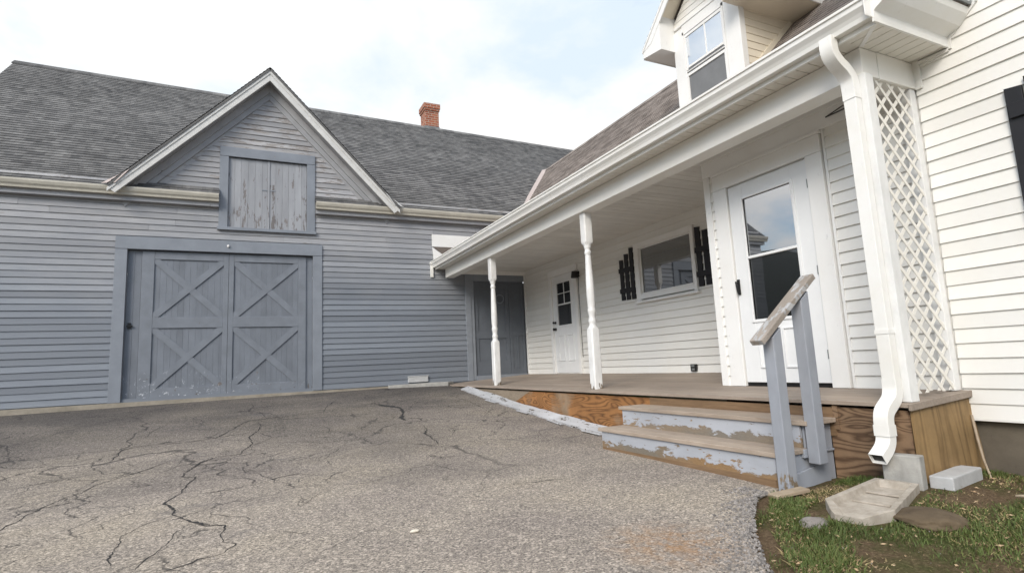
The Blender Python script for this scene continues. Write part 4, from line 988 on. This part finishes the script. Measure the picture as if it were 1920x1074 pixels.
mb = MB(); mb.bar(a, b, .15, .012, (-.5, -.45, .74)); mb.build('valley_flashing', 'flash', house)
# end of the old cornice on the barn wall: white board over a shingle scrap and a white bracket
mb = MB(); mb.box(-.91, .6, -.03, -.016, 3.005, 3.285); mb.build('end_fascia_board', 'white', house, bevel=.003)
mb = MB(); mb.prism([(-.89, -.03, 3.0), (-.30, -.03, 3.0), (-.62, -.03, 2.80)], (0, .012, 0)); mb.build('shingle_scrap', 'house_roof', house)
mb = MB(); mb.prism([(-.905, -.034, 2.99), (-.62, -.034, 2.80), (-.75, -.034, 2.70), (-.875, -.034, 2.66)], (0, .02, 0)); mb.build('end_bracket', 'white', house, bevel=.003)
# --- dormer
dorm_x = 1.372; yl, yr_ = -5.608, -6.822; yc = (yl+yr_)/2; ez = 5.129; pz = ez+.02+(abs(yl-yc)+.28)*1.0
DF = lambda u, d, z: (dorm_x-d, u, z)
CF = lambda u, d, z: (u, yr_-d, z)
CF2 = lambda u, d, z: (u, yl+d, z)
mb = MB(); clap(mb, DF, 5.384, 6.234, .10, lambda zb, zt: [(yc-max(0, 6.092-zb), yc+max(0, 6.092-zb), yc-max(0, 6.092-zt), yc+max(0, 6.092-zt))] if zb < 6.064 else [], t=.01, wob=.001, joint=9)
mb.box(dorm_x+.001, dorm_x+.08, yr_+.002, yl-.002, 3.967, 5.384); mb.prism([(dorm_x+.001, yl, 5.384), (dorm_x+.001, yr_, 5.384), (dorm_x+.001, yc, 5.384+(yl-yc))], (.06, 0, 0))
dm = mb.build('dormer', 'vinyl', house)
def ck_(zb, zt):
    r = lambda z: (z-S0)/S1+.02
    return [(dorm_x+.0, r(zb), dorm_x+.0, r(zt))]
mb = MB(); clap(mb, CF2, 4.108, 5.1, .112, ck_, t=.010, joint=9); mb.prism([(dorm_x+.01, yl-.003, 3.967), (dorm_x+.01, yl-.003, 5.129), (2.55, yl-.003, 5.129)], (0, -.04, 0)); mb.build('cheek_siding', 'vinyl_warm_lit', dm)
mb = MB(); clap(mb, CF, 4.108, 5.1, .112, ck_, t=.010, wob=.001, joint=9)
mb.prism([(dorm_x+.01, yr_+.003, 3.967), (dorm_x+.01, yr_+.003, 5.129), (2.55, yr_+.003, 5.129)], (0, .04, 0))
mb.build('cheek_siding', 'vinyl_warm_lit', dm)
mb = MB(); mb.bar((dorm_x+.05, yr_-.012, zr(dorm_x+.05)+.06), (2.5, yr_-.012, zr(2.5)+.06), .02, .07, (-.71, 0, .70)); mb.build('cheek_trim', 'vinyl_warm_lit', dm)
mb = MB(); mb.box(dorm_x-.024, dorm_x, yl-.17, yl+.02, 4.038, 5.327); mb.box(dorm_x-.024, dorm_x, yr_-.02, yr_+.235, 4.038, 5.327); mb.box(dorm_x+.0005, dorm_x+.08, yr_-.018, yr_, 4.038, 5.1); mb.box(dorm_x-.022, dorm_x, yr_+.236, yl-.171, 5.242, 5.384); mb.box(dorm_x-.034, dorm_x, yr_+.02, yl-.02, 5.362, 5.398)
mb.build('dormer_trim', 'white', dm, bevel=.003)
wy0, wy1 = yr_+.238, yl-.174
mb = MB()
for a, b, c, d in ((wy0, wy0+.028, 4.108, 5.242), (wy1-.028, wy1, 4.108, 5.242), (wy0, wy1, 5.192, 5.242)): mb.box(dorm_x-.03, dorm_x-.002, a, b, c, d)
for a, b, c, d in ((wy0+.03, wy0+.052, 4.619, 5.19), (wy1-.052, wy1-.03, 4.619, 5.19), (wy0+.052, wy1-.052, 5.143, 5.19), (wy0+.052, wy1-.052, 4.64, 4.675), (yc-.006, yc+.006, 4.675, 5.143)): mb.box(dorm_x-.02, dorm_x-.002, a, b, c, d)
for a, b, c, d in ((wy0+.03, wy1-.03, 4.512, 4.555), (wy0+.03, wy0+.05, 4.108, 4.512), (wy1-.05, wy1-.03, 4.108, 4.512), (wy0+.03, wy1-.03, 4.583, 4.597)): mb.box(dorm_x-.026, dorm_x-.002, a, b, c, d)
mb.build('window_frame', 'white', dm, bevel=.002)
mb = MB(); mb.box(dorm_x-.008, dorm_x-.003, wy0+.05, wy1-.05, 4.675, 5.143); mb.build('upper_pane', 'glass_dormer', dm)
mb = MB(); mb.box(dorm_x-.008, dorm_x-.003, wy0+.03, wy1-.03, 4.108, 4.64); mb.build('lower_screen', 'screen', dm)
# dormer roof
xe = dorm_x-.31
mb = MB(); bk = lambda z: (z-S0)/S1+.07
eo = .425
for s, yy in ((1, yl+eo), (-1, yr_-eo)):
    pz = ez+.10+abs(yy-yc)
    E0, E1, T1, T0 = Vector((bk(ez+.10), yy, ez+.10)), Vector((xe, yy, ez+.10)), Vector((xe, yc, pz)), Vector((bk(pz), yc, pz))
    courses(mb, E0, E1, T1, T0, .13, .011); 
    slab(mb, [E0-Vector((0, 0, .012)), E1-Vector((0, 0, .012)), T1-Vector((0, 0, .012)), T0-Vector((0, 0, .012))], .02)
mb.build('dormer_roof', 'house_roof', dm, fixn=False)
mb = MB()
for s, yy in ((1, yl+eo), (-1, yr_-eo)):
    pz = ez+.085+abs(yy-yc); W = abs(yy-yc)
    Q = lambda f, d, x: (x, yc+s*W*f, pz-W*f-d)
    mb.hexa([Q(0, 0, xe-.012), Q(1, 0, xe-.012), Q(1, .05, xe-.012), Q(0, .05, xe-.012)], [Q(0, 0, xe+.02), Q(1, 0, xe+.02), Q(1, .05, xe+.02), Q(0, .05, xe+.02)])
    mb.hexa([Q(0, .05, xe), Q(.98, .05, xe), Q(.80, .19, xe), Q(0, .19, xe)], [Q(0, .05, xe+.02), Q(.98, .05, xe+.02), Q(.80, .19, xe+.02), Q(0, .19, xe+.02)])
mb.build('dormer_rake', 'white', dm, bevel=.003)
for s, yw, yy in ((1, yl, yl+eo), (-1, yr_, yr_-eo)):
    zt = ez+.085; W = abs(yw-yc)
    mb = MB()     # boxed eave, flat below, closed in front
    poly = [(yy-s*.005, zt-.13), (yw-s*.0, zt-.19), (yw, zt+eo-.05), (yy-s*.005, zt-.03)]
    mb.hexa([(xe+.006, y, z) for y, z in poly], [(2.6, y, z) for y, z in poly]); mb.build('dormer_eave', 'vinyl_warm_lit' if s < 0 else 'white', dm)  # near eave takes the vinyl colour with warm light painted in
    mb = MB(); mb.box(xe+.02, 2.6, yy-s*.004, yy+s*.014, zt-.14, zt-.012); mb.build('eave_fascia', 'white', dm, bevel=.003)
    mb = MB()     # slanting soffit under the front overhang
    Q = lambda f, d, x: (x, yc+s*W*f, zt+eo+W*(1-f)-d)
    mb.hexa([Q(0, .06, xe+.012), Q(1, .06, xe+.012), Q(1, .03, xe+.012), Q(0, .03, xe+.012)], [Q(0, .06, dorm_x), Q(1, .06, dorm_x), Q(1, .03, dorm_x), Q(0, .03, dorm_x)])
    mb.build('rake_soffit', 'vinyl_warm_lit', dm)
# ------------------------------------------------------------------ wooden steps
steps = thing('porch_steps', (-1.0, -7.85, -.58), 'two peeling wooden steps up to the porch with one grey handrail', 'steps')
def tread(x0, x1, ya, yb, z, n):
    mb = MB(); w = (x1-x0)/n
    for i in range(n):
        mb.box(x0+i*w+.0015, x0+(i+1)*w-.0015, ya+jit(.004), yb+jit(.004), z-.033, z, rnd())
    return mb.build('tread', 'tread', steps, bevel=.004)
tread(-1.045, -.716, -8.965, -6.745, -.165, 2); tread(-1.335, -1.006, -8.925, -6.765, -.358, 2)
mb = MB(); mb.box(-1.022, -1.0, -8.885, -6.78, -.372, -.2); mb.build('riser', 'riser_up', steps, label='peeling blue grey riser under the upper tread')
mb = MB(); mb.box(-1.318, -1.3125, -8.89, -6.81, -.72, -.545); mb.build('kick_strip', 'ledger', steps)
mb = MB(); mb.box(-1.312, -1.29, -8.895, -6.80, -.70, -.393); mb.build('riser', 'riser', steps, label='peeling blue grey riser of the bottom step with bare brown wood')
mb = MB(); mb.prism([(-1.288, -6.80, -.75), (-.71, -6.80, -.75), (-.71, -6.80, -.2), (-.998, -6.80, -.2), (-.998, -6.80, -.395), (-1.288, -6.80, -.395)], (0, .02, 0)); mb.build('stringer', 'stringer', steps, bevel=.003)
mb = MB()
for y in (-8.905,): mb.prism([(-1.288, y, -.75), (-.71, y, -.75), (-.71, y, -.2), (-.998, y, -.2), (-.998, y, -.395), (-1.288, y, -.395)], (0, .02, 0))
mb.box(-1.0, -.72, -8.925, -8.906, -.40, -.385); mb.box(-1.06, -1.02, -8.935, -8.907, -.42, -.36)
mb.prism([(-1.16, -8.93, -.75), (-.80, -8.93, -.75), (-.80, -8.93, -.46), (-1.16, -8.93, -.52)], (0, .02, 0))
mb.build('stringer', 'stringer', steps, bevel=.003)
for x0, x1, z0, z1, lab in ((-1.365, -1.275, -.665, .475, 'front handrail post with rotting foot on the ground'), (-1.035, -.945, -.455, .735, 'rear handrail post hung on the side of the steps')):
    mb = MB(); mb.hexa([(x0, -9.03, z0), (x1, -9.03, z0), (x1, -8.94, z0), (x0, -8.94, z0)], [(x0+.004, -9.025, z1-.04), (x1+.004, -9.025, z1+.03), (x1+.004, -8.935, z1+.03), (x0+.004, -8.935, z1-.04)])
    mb.build('handrail_post', 'rail_post', steps, bevel=.006, label=lab)
mb = MB(); mb.bar((-1.475, -8.985, .40), (-.865, -8.985, .875), .105, .043, (0, 0, 1)); mb.build('handrail', 'handrail', steps, bevel=.006)

# ------------------------------------------------------------------ edging boards along the skirt
ED = [(-1.50, -2.35, 'first peeling white edging board, at the barn end of the skirt'), (-2.36, -3.30, 'second peeling white edging board from the barn along the skirt'), (-3.28, -4.45, 'middle peeling white edging board along the orange plywood'), (-4.44, -5.60, 'peeling white edging board broken at its lower edge, second from the steps'), (-5.58, -6.70, 'splintered white edging board ending at the bottom step')]
for i, (a, b, lab) in enumerate(ED):
    mb = MB(); n = 14; rr = []
    for k in range(n+1):
        y = a+(b-a)*k/n; z = g(-.8, y)
        wv = .03*noise.noise((y*5, i*3., 0)); wo = -.885+wv*.5-.03*abs(noise.noise((y*9, 7, i)))
        if i >= 3 and noise.noise((y*4.3, 2, i)) > .18: wo += .05
        zt = z+.075+.012*noise.noise((y*2, 9, i))+.01*(i % 2); zo = z+.028+.012*noise.noise((y*3, 5, i))
        rr.append([(-.735, y, zt), (wo, y, zo), (wo+.004, y, zo-.022), (-.735, y, zt-.03)])
    mb.rings(rr)
    o = mb.build('edging_board', 'kerb'); tag(o, lab, 'board', 'edging boards along the porch skirt')
splinters = [(-.93, -4.2, .30, .1), (-.93, -5.15, .42, -.08), (-.95, -6.05, .36, .05), (-.94, -3.05, .34, .1), (-.96, -6.5, .3, -.12)]
labs = ['pale splinter of board lying below the middle edging board', 'pale splinter lying under the broken edging board', 'pale splinter lying beside the splintered edging board', 'pale splinter lying by the second edging board from the barn', 'pale splinter lying next to the bottom step']
for (x, y, L, r), lab in zip(splinters, labs):
    mb = MB(); z0 = g(x, y)
    pa, pb = Vector((x-r*L*.5, y+L/2, g(x, y+L/2)+.022)), Vector((x+r*L*.5, y-L/2, g(x, y-L/2)+.02)); mb.bar(pa, pb, .04, .012); o = mb.build('wood_splinter', 'kerb', bevel=.003); tag(o, lab, 'splinter', 'splinters along the porch skirt')
# slab at the foot of the barn wall
mb = MB()
for (pts, z0, z1) in (([(-1.95, -.12), (-.78, -.46), (-.60, -.30), (-.95, -.025), (-1.95, -.025)], -.2, .012),): mb.hexa([(x, y, z0) for x, y in pts], [(x, y, z1+(.012 if x > -1 else 0)) for x, y in pts])
tag(mb.build('concrete_slab', 'concrete', bevel=.01), 'thin pale concrete slab at the foot of the barn wall by the porch corner', 'slab')

# ------------------------------------------------------------------ things on the ground by the downspout
SB = thing('splash_block', (-1.35, -9.5, -.56), 'pale concrete splash trough lying below the white downspout', 'splash block')
def sblk():
    mb = MB()
    ang = R(-12); L, W0, W1, H, T = .74, .24, .36, .055, .032
    org = Vector((-.925, -9.462)); ax = Vector((-math.cos(ang), math.sin(ang)*1.0)); sd = Vector((-ax.y, ax.x))
    def pt(s, t, z):
        x, y = org+ax*s+sd*t
        return (x, y, g(x, y)+z)
    out = [(0, -W0/2), (0, W0/2), (L*.80, W1/2), (L*.97, W1/2-.08), (L, W1/2-.11), (L, -W1/2+.11), (L*.97, -W1/2+.08), (L*.80, -W1/2)]
    inn = [(T, -W0/2+T), (T, W0/2-T), (L*.78, W1/2-T), (L*.93, W1/2-.12), (L*.99, W1/2-.15), (L*.99, -W1/2+.15), (L*.93, -W1/2+.12), (L*.78, -W1/2+T)]
    hz = [1, 1, 1, .75, .5, .5, .75, 1]
    n = len(out)
    bot = [pt(s, t, -.05) for s, t in out]; top = [pt(s, t, H*h) for (s, t), h in zip(out, hz)]; it = [pt(s, t, H*h-.002) for (s, t), h in zip(inn, hz)]
    fl = [pt(s*.97+.012, t*.9, .012) for s, t in inn]
    mb.rings([bot, top, it, fl], cap=True)
    for s in (.22, .42): 
        mb.bar(pt(s, -.10, .014), pt(s, .10, .014), .02, .012)
    return mb
o = sblk().build('trough', 'splash', SB, bevel=.008)
mb = MB(); a = R(-16)
def obox(mb, cx, cy, lx, ly, ang, z0, z1):
    c, s = math.cos(ang), math.sin(ang); q = [(cx+c*u-s*v, cy+s*u+c*v) for u, v in ((-lx/2, -ly/2), (lx/2, -ly/2), (lx/2, ly/2), (-lx/2, ly/2))]
    mb.hexa([(x, y, z0) for x, y in q], [(x, y, z1) for x, y in q])
obox(mb, -.833, -9.462, .085, .215, R(12), -.66, -.352)
tag(mb.build('concrete_block', 'concrete', bevel=.008), 'upright grey concrete block behind the splash trough at the porch corner', 'block')
mb = MB(); obox(mb, -.50, -9.585, .48, .13, R(8), -.66, -.48)
tag(mb.build('white_block', 'whiteblock', bevel=.008), 'long white washed block lying against the upright grained plywood', 'block')
def rock(name, mat, c, r, seed, lab, n=3):
    bm = bmesh.new(); bmesh.ops.create_icosphere(bm, subdivisions=n, radius=1)
    for v in bm.verts:
        k = 1+.22*noise.noise(v.co*1.6+Vector((seed, 0, 0)))+.08*noise.noise(v.co*5+Vector((seed, 3, 0)))
        v.co = Vector((v.co.x*r[0]*k, v.co.y*r[1]*k, v.co.z*r[2]*k))+Vector(c)
    me = bpy.data.meshes.new(name); bm.to_mesh(me); bm.free(); me.materials.append(M[mat])
    for p in me.polygons: p.use_smooth = True
    o = bpy.data.objects.new(name, me); col.objects.link(o); tag(o, lab, 'stone'); return o
rock('flat_stone', 'stone', (-1.34, -9.86, g(-1.34, -9.86)+.0), (.17, .17, .045), 3, 'flat muddy brown stone half sunk in the grass right of the splash trough', 4)
rock('grey_stone', 'stone2', (-1.80, -9.52, g(-1.80, -9.52)+.0), (.085, .07, .035), 9, 'small grey stone in front of the splash trough')
rock('pale_pebble', 'pale', (-3.727, -8.36, g(-3.727, -8.36)+.012), (.030, .016, .009), 5, 'pale pebble alone on the asphalt', 2)
mb = MB(); mb.tube([(-.035, -9.50, -.17), (-.07, -9.53, -.32), (-.10, -9.56, -.45), (-.19, -9.63, -.56)], [.008, .009, .008, .006], 7); tag(mb.build('thin_stake', 'timber', smooth=True), 'thin dry stake leaning on the corner of the plywood end panel', 'stake')
mb = MB(); mb.tube([(-.72, -9.98, -.53), (-.68, -10.06, -.522), (-.62, -10.2, -.525)], [.007, .010, .011], 7); tag(mb.build('fallen_stick', 'timber', smooth=True), 'pale stick lying in the grass at the right edge', 'stick')
mb = MB(); mb.bar((-1.57, -9.06, g(-1.57, -9.06)+.018), (-1.33, -9.12, g(-1.33, -9.12)+.03), .09, .022); tag(mb.build('wood_scrap', 'timber', bevel=.004), 'brown scrap of board on the ground at the foot of the front handrail post', 'scrap')

# ------------------------------------------------------------------ grass, litter, gravel
NOGO = [(-1.40, -9.48, .36, .17), (-.833, -9.462, .09, .15), (-.50, -9.585, .30, .10), (-1.34, -9.86, .16, .16)]
def free(x, y):
    if x > -.70 and y > -9.53: return False
    if x > .02: return False
    if -1.4 < x < -.7 and y > -9.04: return False
    rx, ry = x+.925, y+9.462; s_, t_ = -.978*rx-.208*ry, .208*rx-.978*ry
    if -.03 < s_ < .76 and abs(t_) < .175: return False
    for cx, cy, a, b in NOGO:
        if ((x-cx)/a)**2+((y-cy)/b)**2 < 1: return False
    return True
def gz(x, y): return gs(x, y)
mb = MB(); cnt = 0
V = []; Fc = []; T = []
for i in range(150000):
    y = -8.93-rnd()*rnd()*3.4 if rnd() < .8 else -8.93-rnd()*3.6
    x0 = lawn_edge(y)-.02
    x = x0+(0.0-x0)*rnd()
    if not free(x, y): continue
    p = noise.noise((x*1.5, y*1.5, 0))+.5*noise.noise((x*4.2, y*4.2, 7))
    edge = min(1, max(0, (x-x0-.02+.12*noise.noise((y*5, 3, 3)))/.24))
    bare = (1.7*math.exp(-((x+1.22)**2+(y+9.15)**2)/.05) + math.exp(-((x+1.95)**2+(y+10.0)**2)/.06)*1.0 + math.exp(-((x+.3)**2+(y+9.95)**2)/.03)*.5)
    dens = (p+.47)*1.5*(.16+.84*edge)-bare
    straw = rnd() < .13
    if rnd() > dens and not straw: continue
    h = (.012+.034*rnd()**1.8)*(.55+.8*max(0, min(1, p+.4)))
    dry = straw or rnd() < .20+.30*max(0, -p)
    a = rnd()*6.283; w = .0016+.0016*rnd(); lx, ly = math.cos(a)*h*(.3+.9*rnd()), math.sin(a)*h*(.3+.9*rnd())
    if dry: h *= .45; lx *= 1.5; ly *= 1.5
    z = gz(x, y)-.004; b = a+1.57+jit(.6); cx, cy = math.cos(b)*w, math.sin(b)*w
    k = len(V)
    V += [(x-cx, y-cy, z), (x+cx, y+cy, z), (x+lx*.4+cx*.75, y+ly*.4+cy*.75, z+h*.62), (x+lx*.4-cx*.75, y+ly*.4-cy*.75, z+h*.62), (x+lx, y+ly, z+h)]
    t = (.76+.24*rnd()) if dry else min(.70, max(0, .30+.25*noise.noise((x*2.3, y*2.3, 11))+jit(.26)))
    Fc += [[k, k+1, k+2, k+3], [k+3, k+2, k+4]]; T += [t, t]
mb.v, mb.f, mb.t, mb.uv = V, Fc, T, [None]*len(Fc)
gr = mb.build('grass', 'grass', fixn=False); tag(gr, 'patchy short green grass with dry straw along the driveway edge', 'grass', kind='stuff')
mb = MB()
for i in range(1100):
    y = -8.93-rnd()**1.5*2.2; x0 = lawn_edge(y); x = x0+.02+(abs(x0)*.95)*rnd()**1.7
    if not free(x, y): continue
    a = rnd()*6.28; L = .005+.018*rnd()**2; w = .002+.005*rnd()*rnd(); z = gz(x, y)+.006+.012*rnd()
    c, s = math.cos(a), math.sin(a)
    mb.face([(x+c*L, y+s*L, z+jit(.006)), (x-s*w, y+c*w, z+.004), (x-c*L, y-s*L, z+jit(.006)), (x+s*w, y-c*w, z-.002)], t=rnd())
tag(mb.build('leaf_litter', 'leaf', fixn=False), 'dry brown leaf bits scattered on bare soil between steps and grass', 'leaf litter', kind='stuff')
mb = MB()
def pebble(x, y, r):
    z = g2(x, y)+.004; t = rnd(); n = 5; a0 = rnd()*6
    top = [(x+r*math.cos(a0+k*1.2566)*(.7+.5*rnd()), y+r*math.sin(a0+k*1.2566)*(.7+.5*rnd()), z+r*.35) for k in range(n)]
    bot = [(p[0]+(p[0]-x)*.15, p[1]+(p[1]-y)*.15, z-r*.2) for p in top]
    tp = [(x+(p[0]-x)*.45, y+(p[1]-y)*.45, z+r*(.75+.2*rnd())) for p in top]
    mb.rings([bot, top, tp], t=t)
for i in range(2600):
    y = -8.95-rnd()**1.3*1.6; x = lawn_edge(y)-abs(random.gauss(0, .16))+.03
    pebble(x, y, .0035+.0055*rnd()**2)
for i in range(420):
    x = -1.45-abs(random.gauss(0, .10)); y = -8.86+jit(.12); pebble(x, y, .0035+.005*rnd()**2)
for i in range(700):
    x, y = -6.5+6*rnd(), -10.2+8*rnd()
    if x < -1.4: pebble(x, y, .002+.0035*rnd()**3)
for i in range(300): pebble(-1.0-abs(random.gauss(0, .06)), -1.6-5*rnd(), .003+.004*rnd()**2) if 0 else None
tag(mb.build('loose_gravel', 'gravel', fixn=False), 'loose dark and pale gravel crumbling along the asphalt edge', 'gravel', kind='stuff')

# wooded rise beyond, mostly met in the reflections of the storm door
mb = MB(); rows = []
for i in range(90):
    a = R(117+i*2.6); row = []
    for j, (rr, hh) in enumerate(((95, -2), (100, 5), (108, 12), (118, 18), (135, 22), (170, 20), (220, -3))):
        h = (hh+2)*1.35*(.75+.45*noise.noise((a*3, j*.2, 0)))+(2.2*noise.noise((a*28, j*2., 1)) if 0 < j < 6 else 0)
        row.append((-2+rr*math.cos(a), -10+rr*math.sin(a), h-2))
    rows.append(row)
mb.rings(rows, cap=False, closed=False); struct(mb.build('hill', 'hill', smooth=True))

# ------------------------------------------------------------------ sky, sun, camera
world = bpy.data.worlds.new('World'); scene.world = world; world.use_nodes = True
nt = world.node_tree; nt.nodes.clear()
out = nt.nodes.new('ShaderNodeOutputWorld'); bg = nt.nodes.new('ShaderNodeBackground'); lk(nt, bg.outputs[0], out.inputs[0])
sky = nt.nodes.new('ShaderNodeTexSky'); sky.sky_type = 'NISHITA'; sky.sun_disc = False
SUN_EL, SUN_AZ = 33, 230       # degrees; azimuth measured clockwise from +y
sky.sun_elevation = R(SUN_EL); sky.sun_rotation = R(SUN_AZ); sky.air_density = 1.0; sky.dust_density = 1.0
tc = nt.nodes.new('ShaderNodeTexCoord'); sx = nt.nodes.new('ShaderNodeSeparateXYZ'); lk(nt, tc.outputs['Generated'], sx.inputs[0])
# project directions on a cloud layer
zc = math_(nt, 'MAXIMUM', sx.outputs[2], .0); den = math_(nt, 'ADD', zc, .22)
cx = math_(nt, 'DIVIDE', sx.outputs[0], den); cy = math_(nt, 'DIVIDE', sx.outputs[1], den)
cv = nt.nodes.new('ShaderNodeCombineXYZ'); lk(nt, cx, cv.inputs[0]); lk(nt, cy, cv.inputs[1])
n1 = nz(nt, cv.outputs[0], 1.6, 7, .55, .25)
n2 = nz(nt, cv.outputs[0], .55, 3, .5)
cov = math_(nt, 'ADD', math_(nt, 'MULTIPLY', n1, .65), math_(nt, 'MULTIPLY', n2, .35))
# thicker cloud to the north (+y), broken sky to the west where the storm door mirrors it
cov = math_(nt, 'ADD', cov, math_(nt, 'MULTIPLY', sx.outputs[1], .20))
cov = math_(nt, 'ADD', cov, math_(nt, 'MULTIPLY', sx.outputs[0], .07))
cov = math_(nt, 'ADD', cov, rng(nt, sx.outputs[0], -.85, -.42, -.13, 0.))
mask = rng(nt, cov, .42, .54)
shade = ramp(nt, n1, [(.35, (8.0, 9.2, 10.4)), (.47, (10.3, 10.6, 10.8)), (.58, (11.2, 11.1, 11.0))])
skyb = mixc(nt, 1., sky.outputs[0], (2.3, 2.35, 2.3), 'MULTIPLY')
# the overcast is brighter round the veiled sun, behind the camera
dp = nt.nodes.new('ShaderNodeVectorMath'); dp.operation = 'DOT_PRODUCT'; lk(nt, tc.outputs['Generated'], dp.inputs[0])
dp.inputs[1].default_value = (math.sin(R(SUN_AZ))*math.cos(R(SUN_EL)), math.cos(R(SUN_AZ))*math.cos(R(SUN_EL)), math.sin(R(SUN_EL)))
gl = rng(nt, dp.outputs['Value'], .2, 1., 1., 2.6)
gc = nt.nodes.new('ShaderNodeCombineColor')
for i_ in range(3): lk(nt, gl, gc.inputs[i_])
shade = mixc(nt, 1., shade, gc.outputs[0], 'MULTIPLY')
shade = mixc(nt, rng(nt, dp.outputs['Value'], .2, .9), shade, mixc(nt, 1., shade, (1.04, 1., .94), 'MULTIPLY'))
lk(nt, mixc(nt, mask, skyb, shade), bg.inputs['Color']); bg.inputs['Strength'].default_value = .06
sl = bpy.data.lights.new('sun', 'SUN'); sl.energy = 1.5; sl.angle = R(25); sl.color = (1, .935, .845)
so = bpy.data.objects.new('sun', sl); col.objects.link(so)
e, a = R(SUN_EL), R(SUN_AZ)
sdir = Vector((math.sin(a)*math.cos(e), math.cos(a)*math.cos(e), math.sin(e)))
so.rotation_euler = sdir.to_track_quat('Z', 'Y').to_euler(); so.location = sdir*30

cam = bpy.data.cameras.new('camera'); co = bpy.data.objects.new('camera', cam); col.objects.link(co)
F_, YAW, PIT, ROL = 1040.4088, .45167371, .13736734, -.0480377
from mathutils import Matrix
Fd = Vector((math.sin(YAW)*math.cos(PIT), math.cos(YAW)*math.cos(PIT), math.sin(PIT)))
r0 = Vector((math.cos(YAW), -math.sin(YAW), 0)); u0 = r0.cross(Fd)
r_ = r0*math.cos(ROL)+u0*math.sin(ROL); u_ = u0*math.cos(ROL)-r0*math.sin(ROL)
co.matrix_world = Matrix(((r_.x, u_.x, -Fd.x, -4.64488), (r_.y, u_.y, -Fd.y, -11.714787), (r_.z, u_.z, -Fd.z, .342152), (0, 0, 0, 1)))
cam.sensor_width = 36; cam.sensor_fit = 'HORIZONTAL'; cam.lens = F_/1920*36; cam.clip_start = .05; cam.clip_end = 3000
scene.camera = co
scene.render.engine = 'CYCLES'
vs = scene.view_settings; vs.view_transform = 'Standard'; vs.look = 'None'; vs.gamma = 1; vs.exposure = .72; vs.use_curve_mapping = False
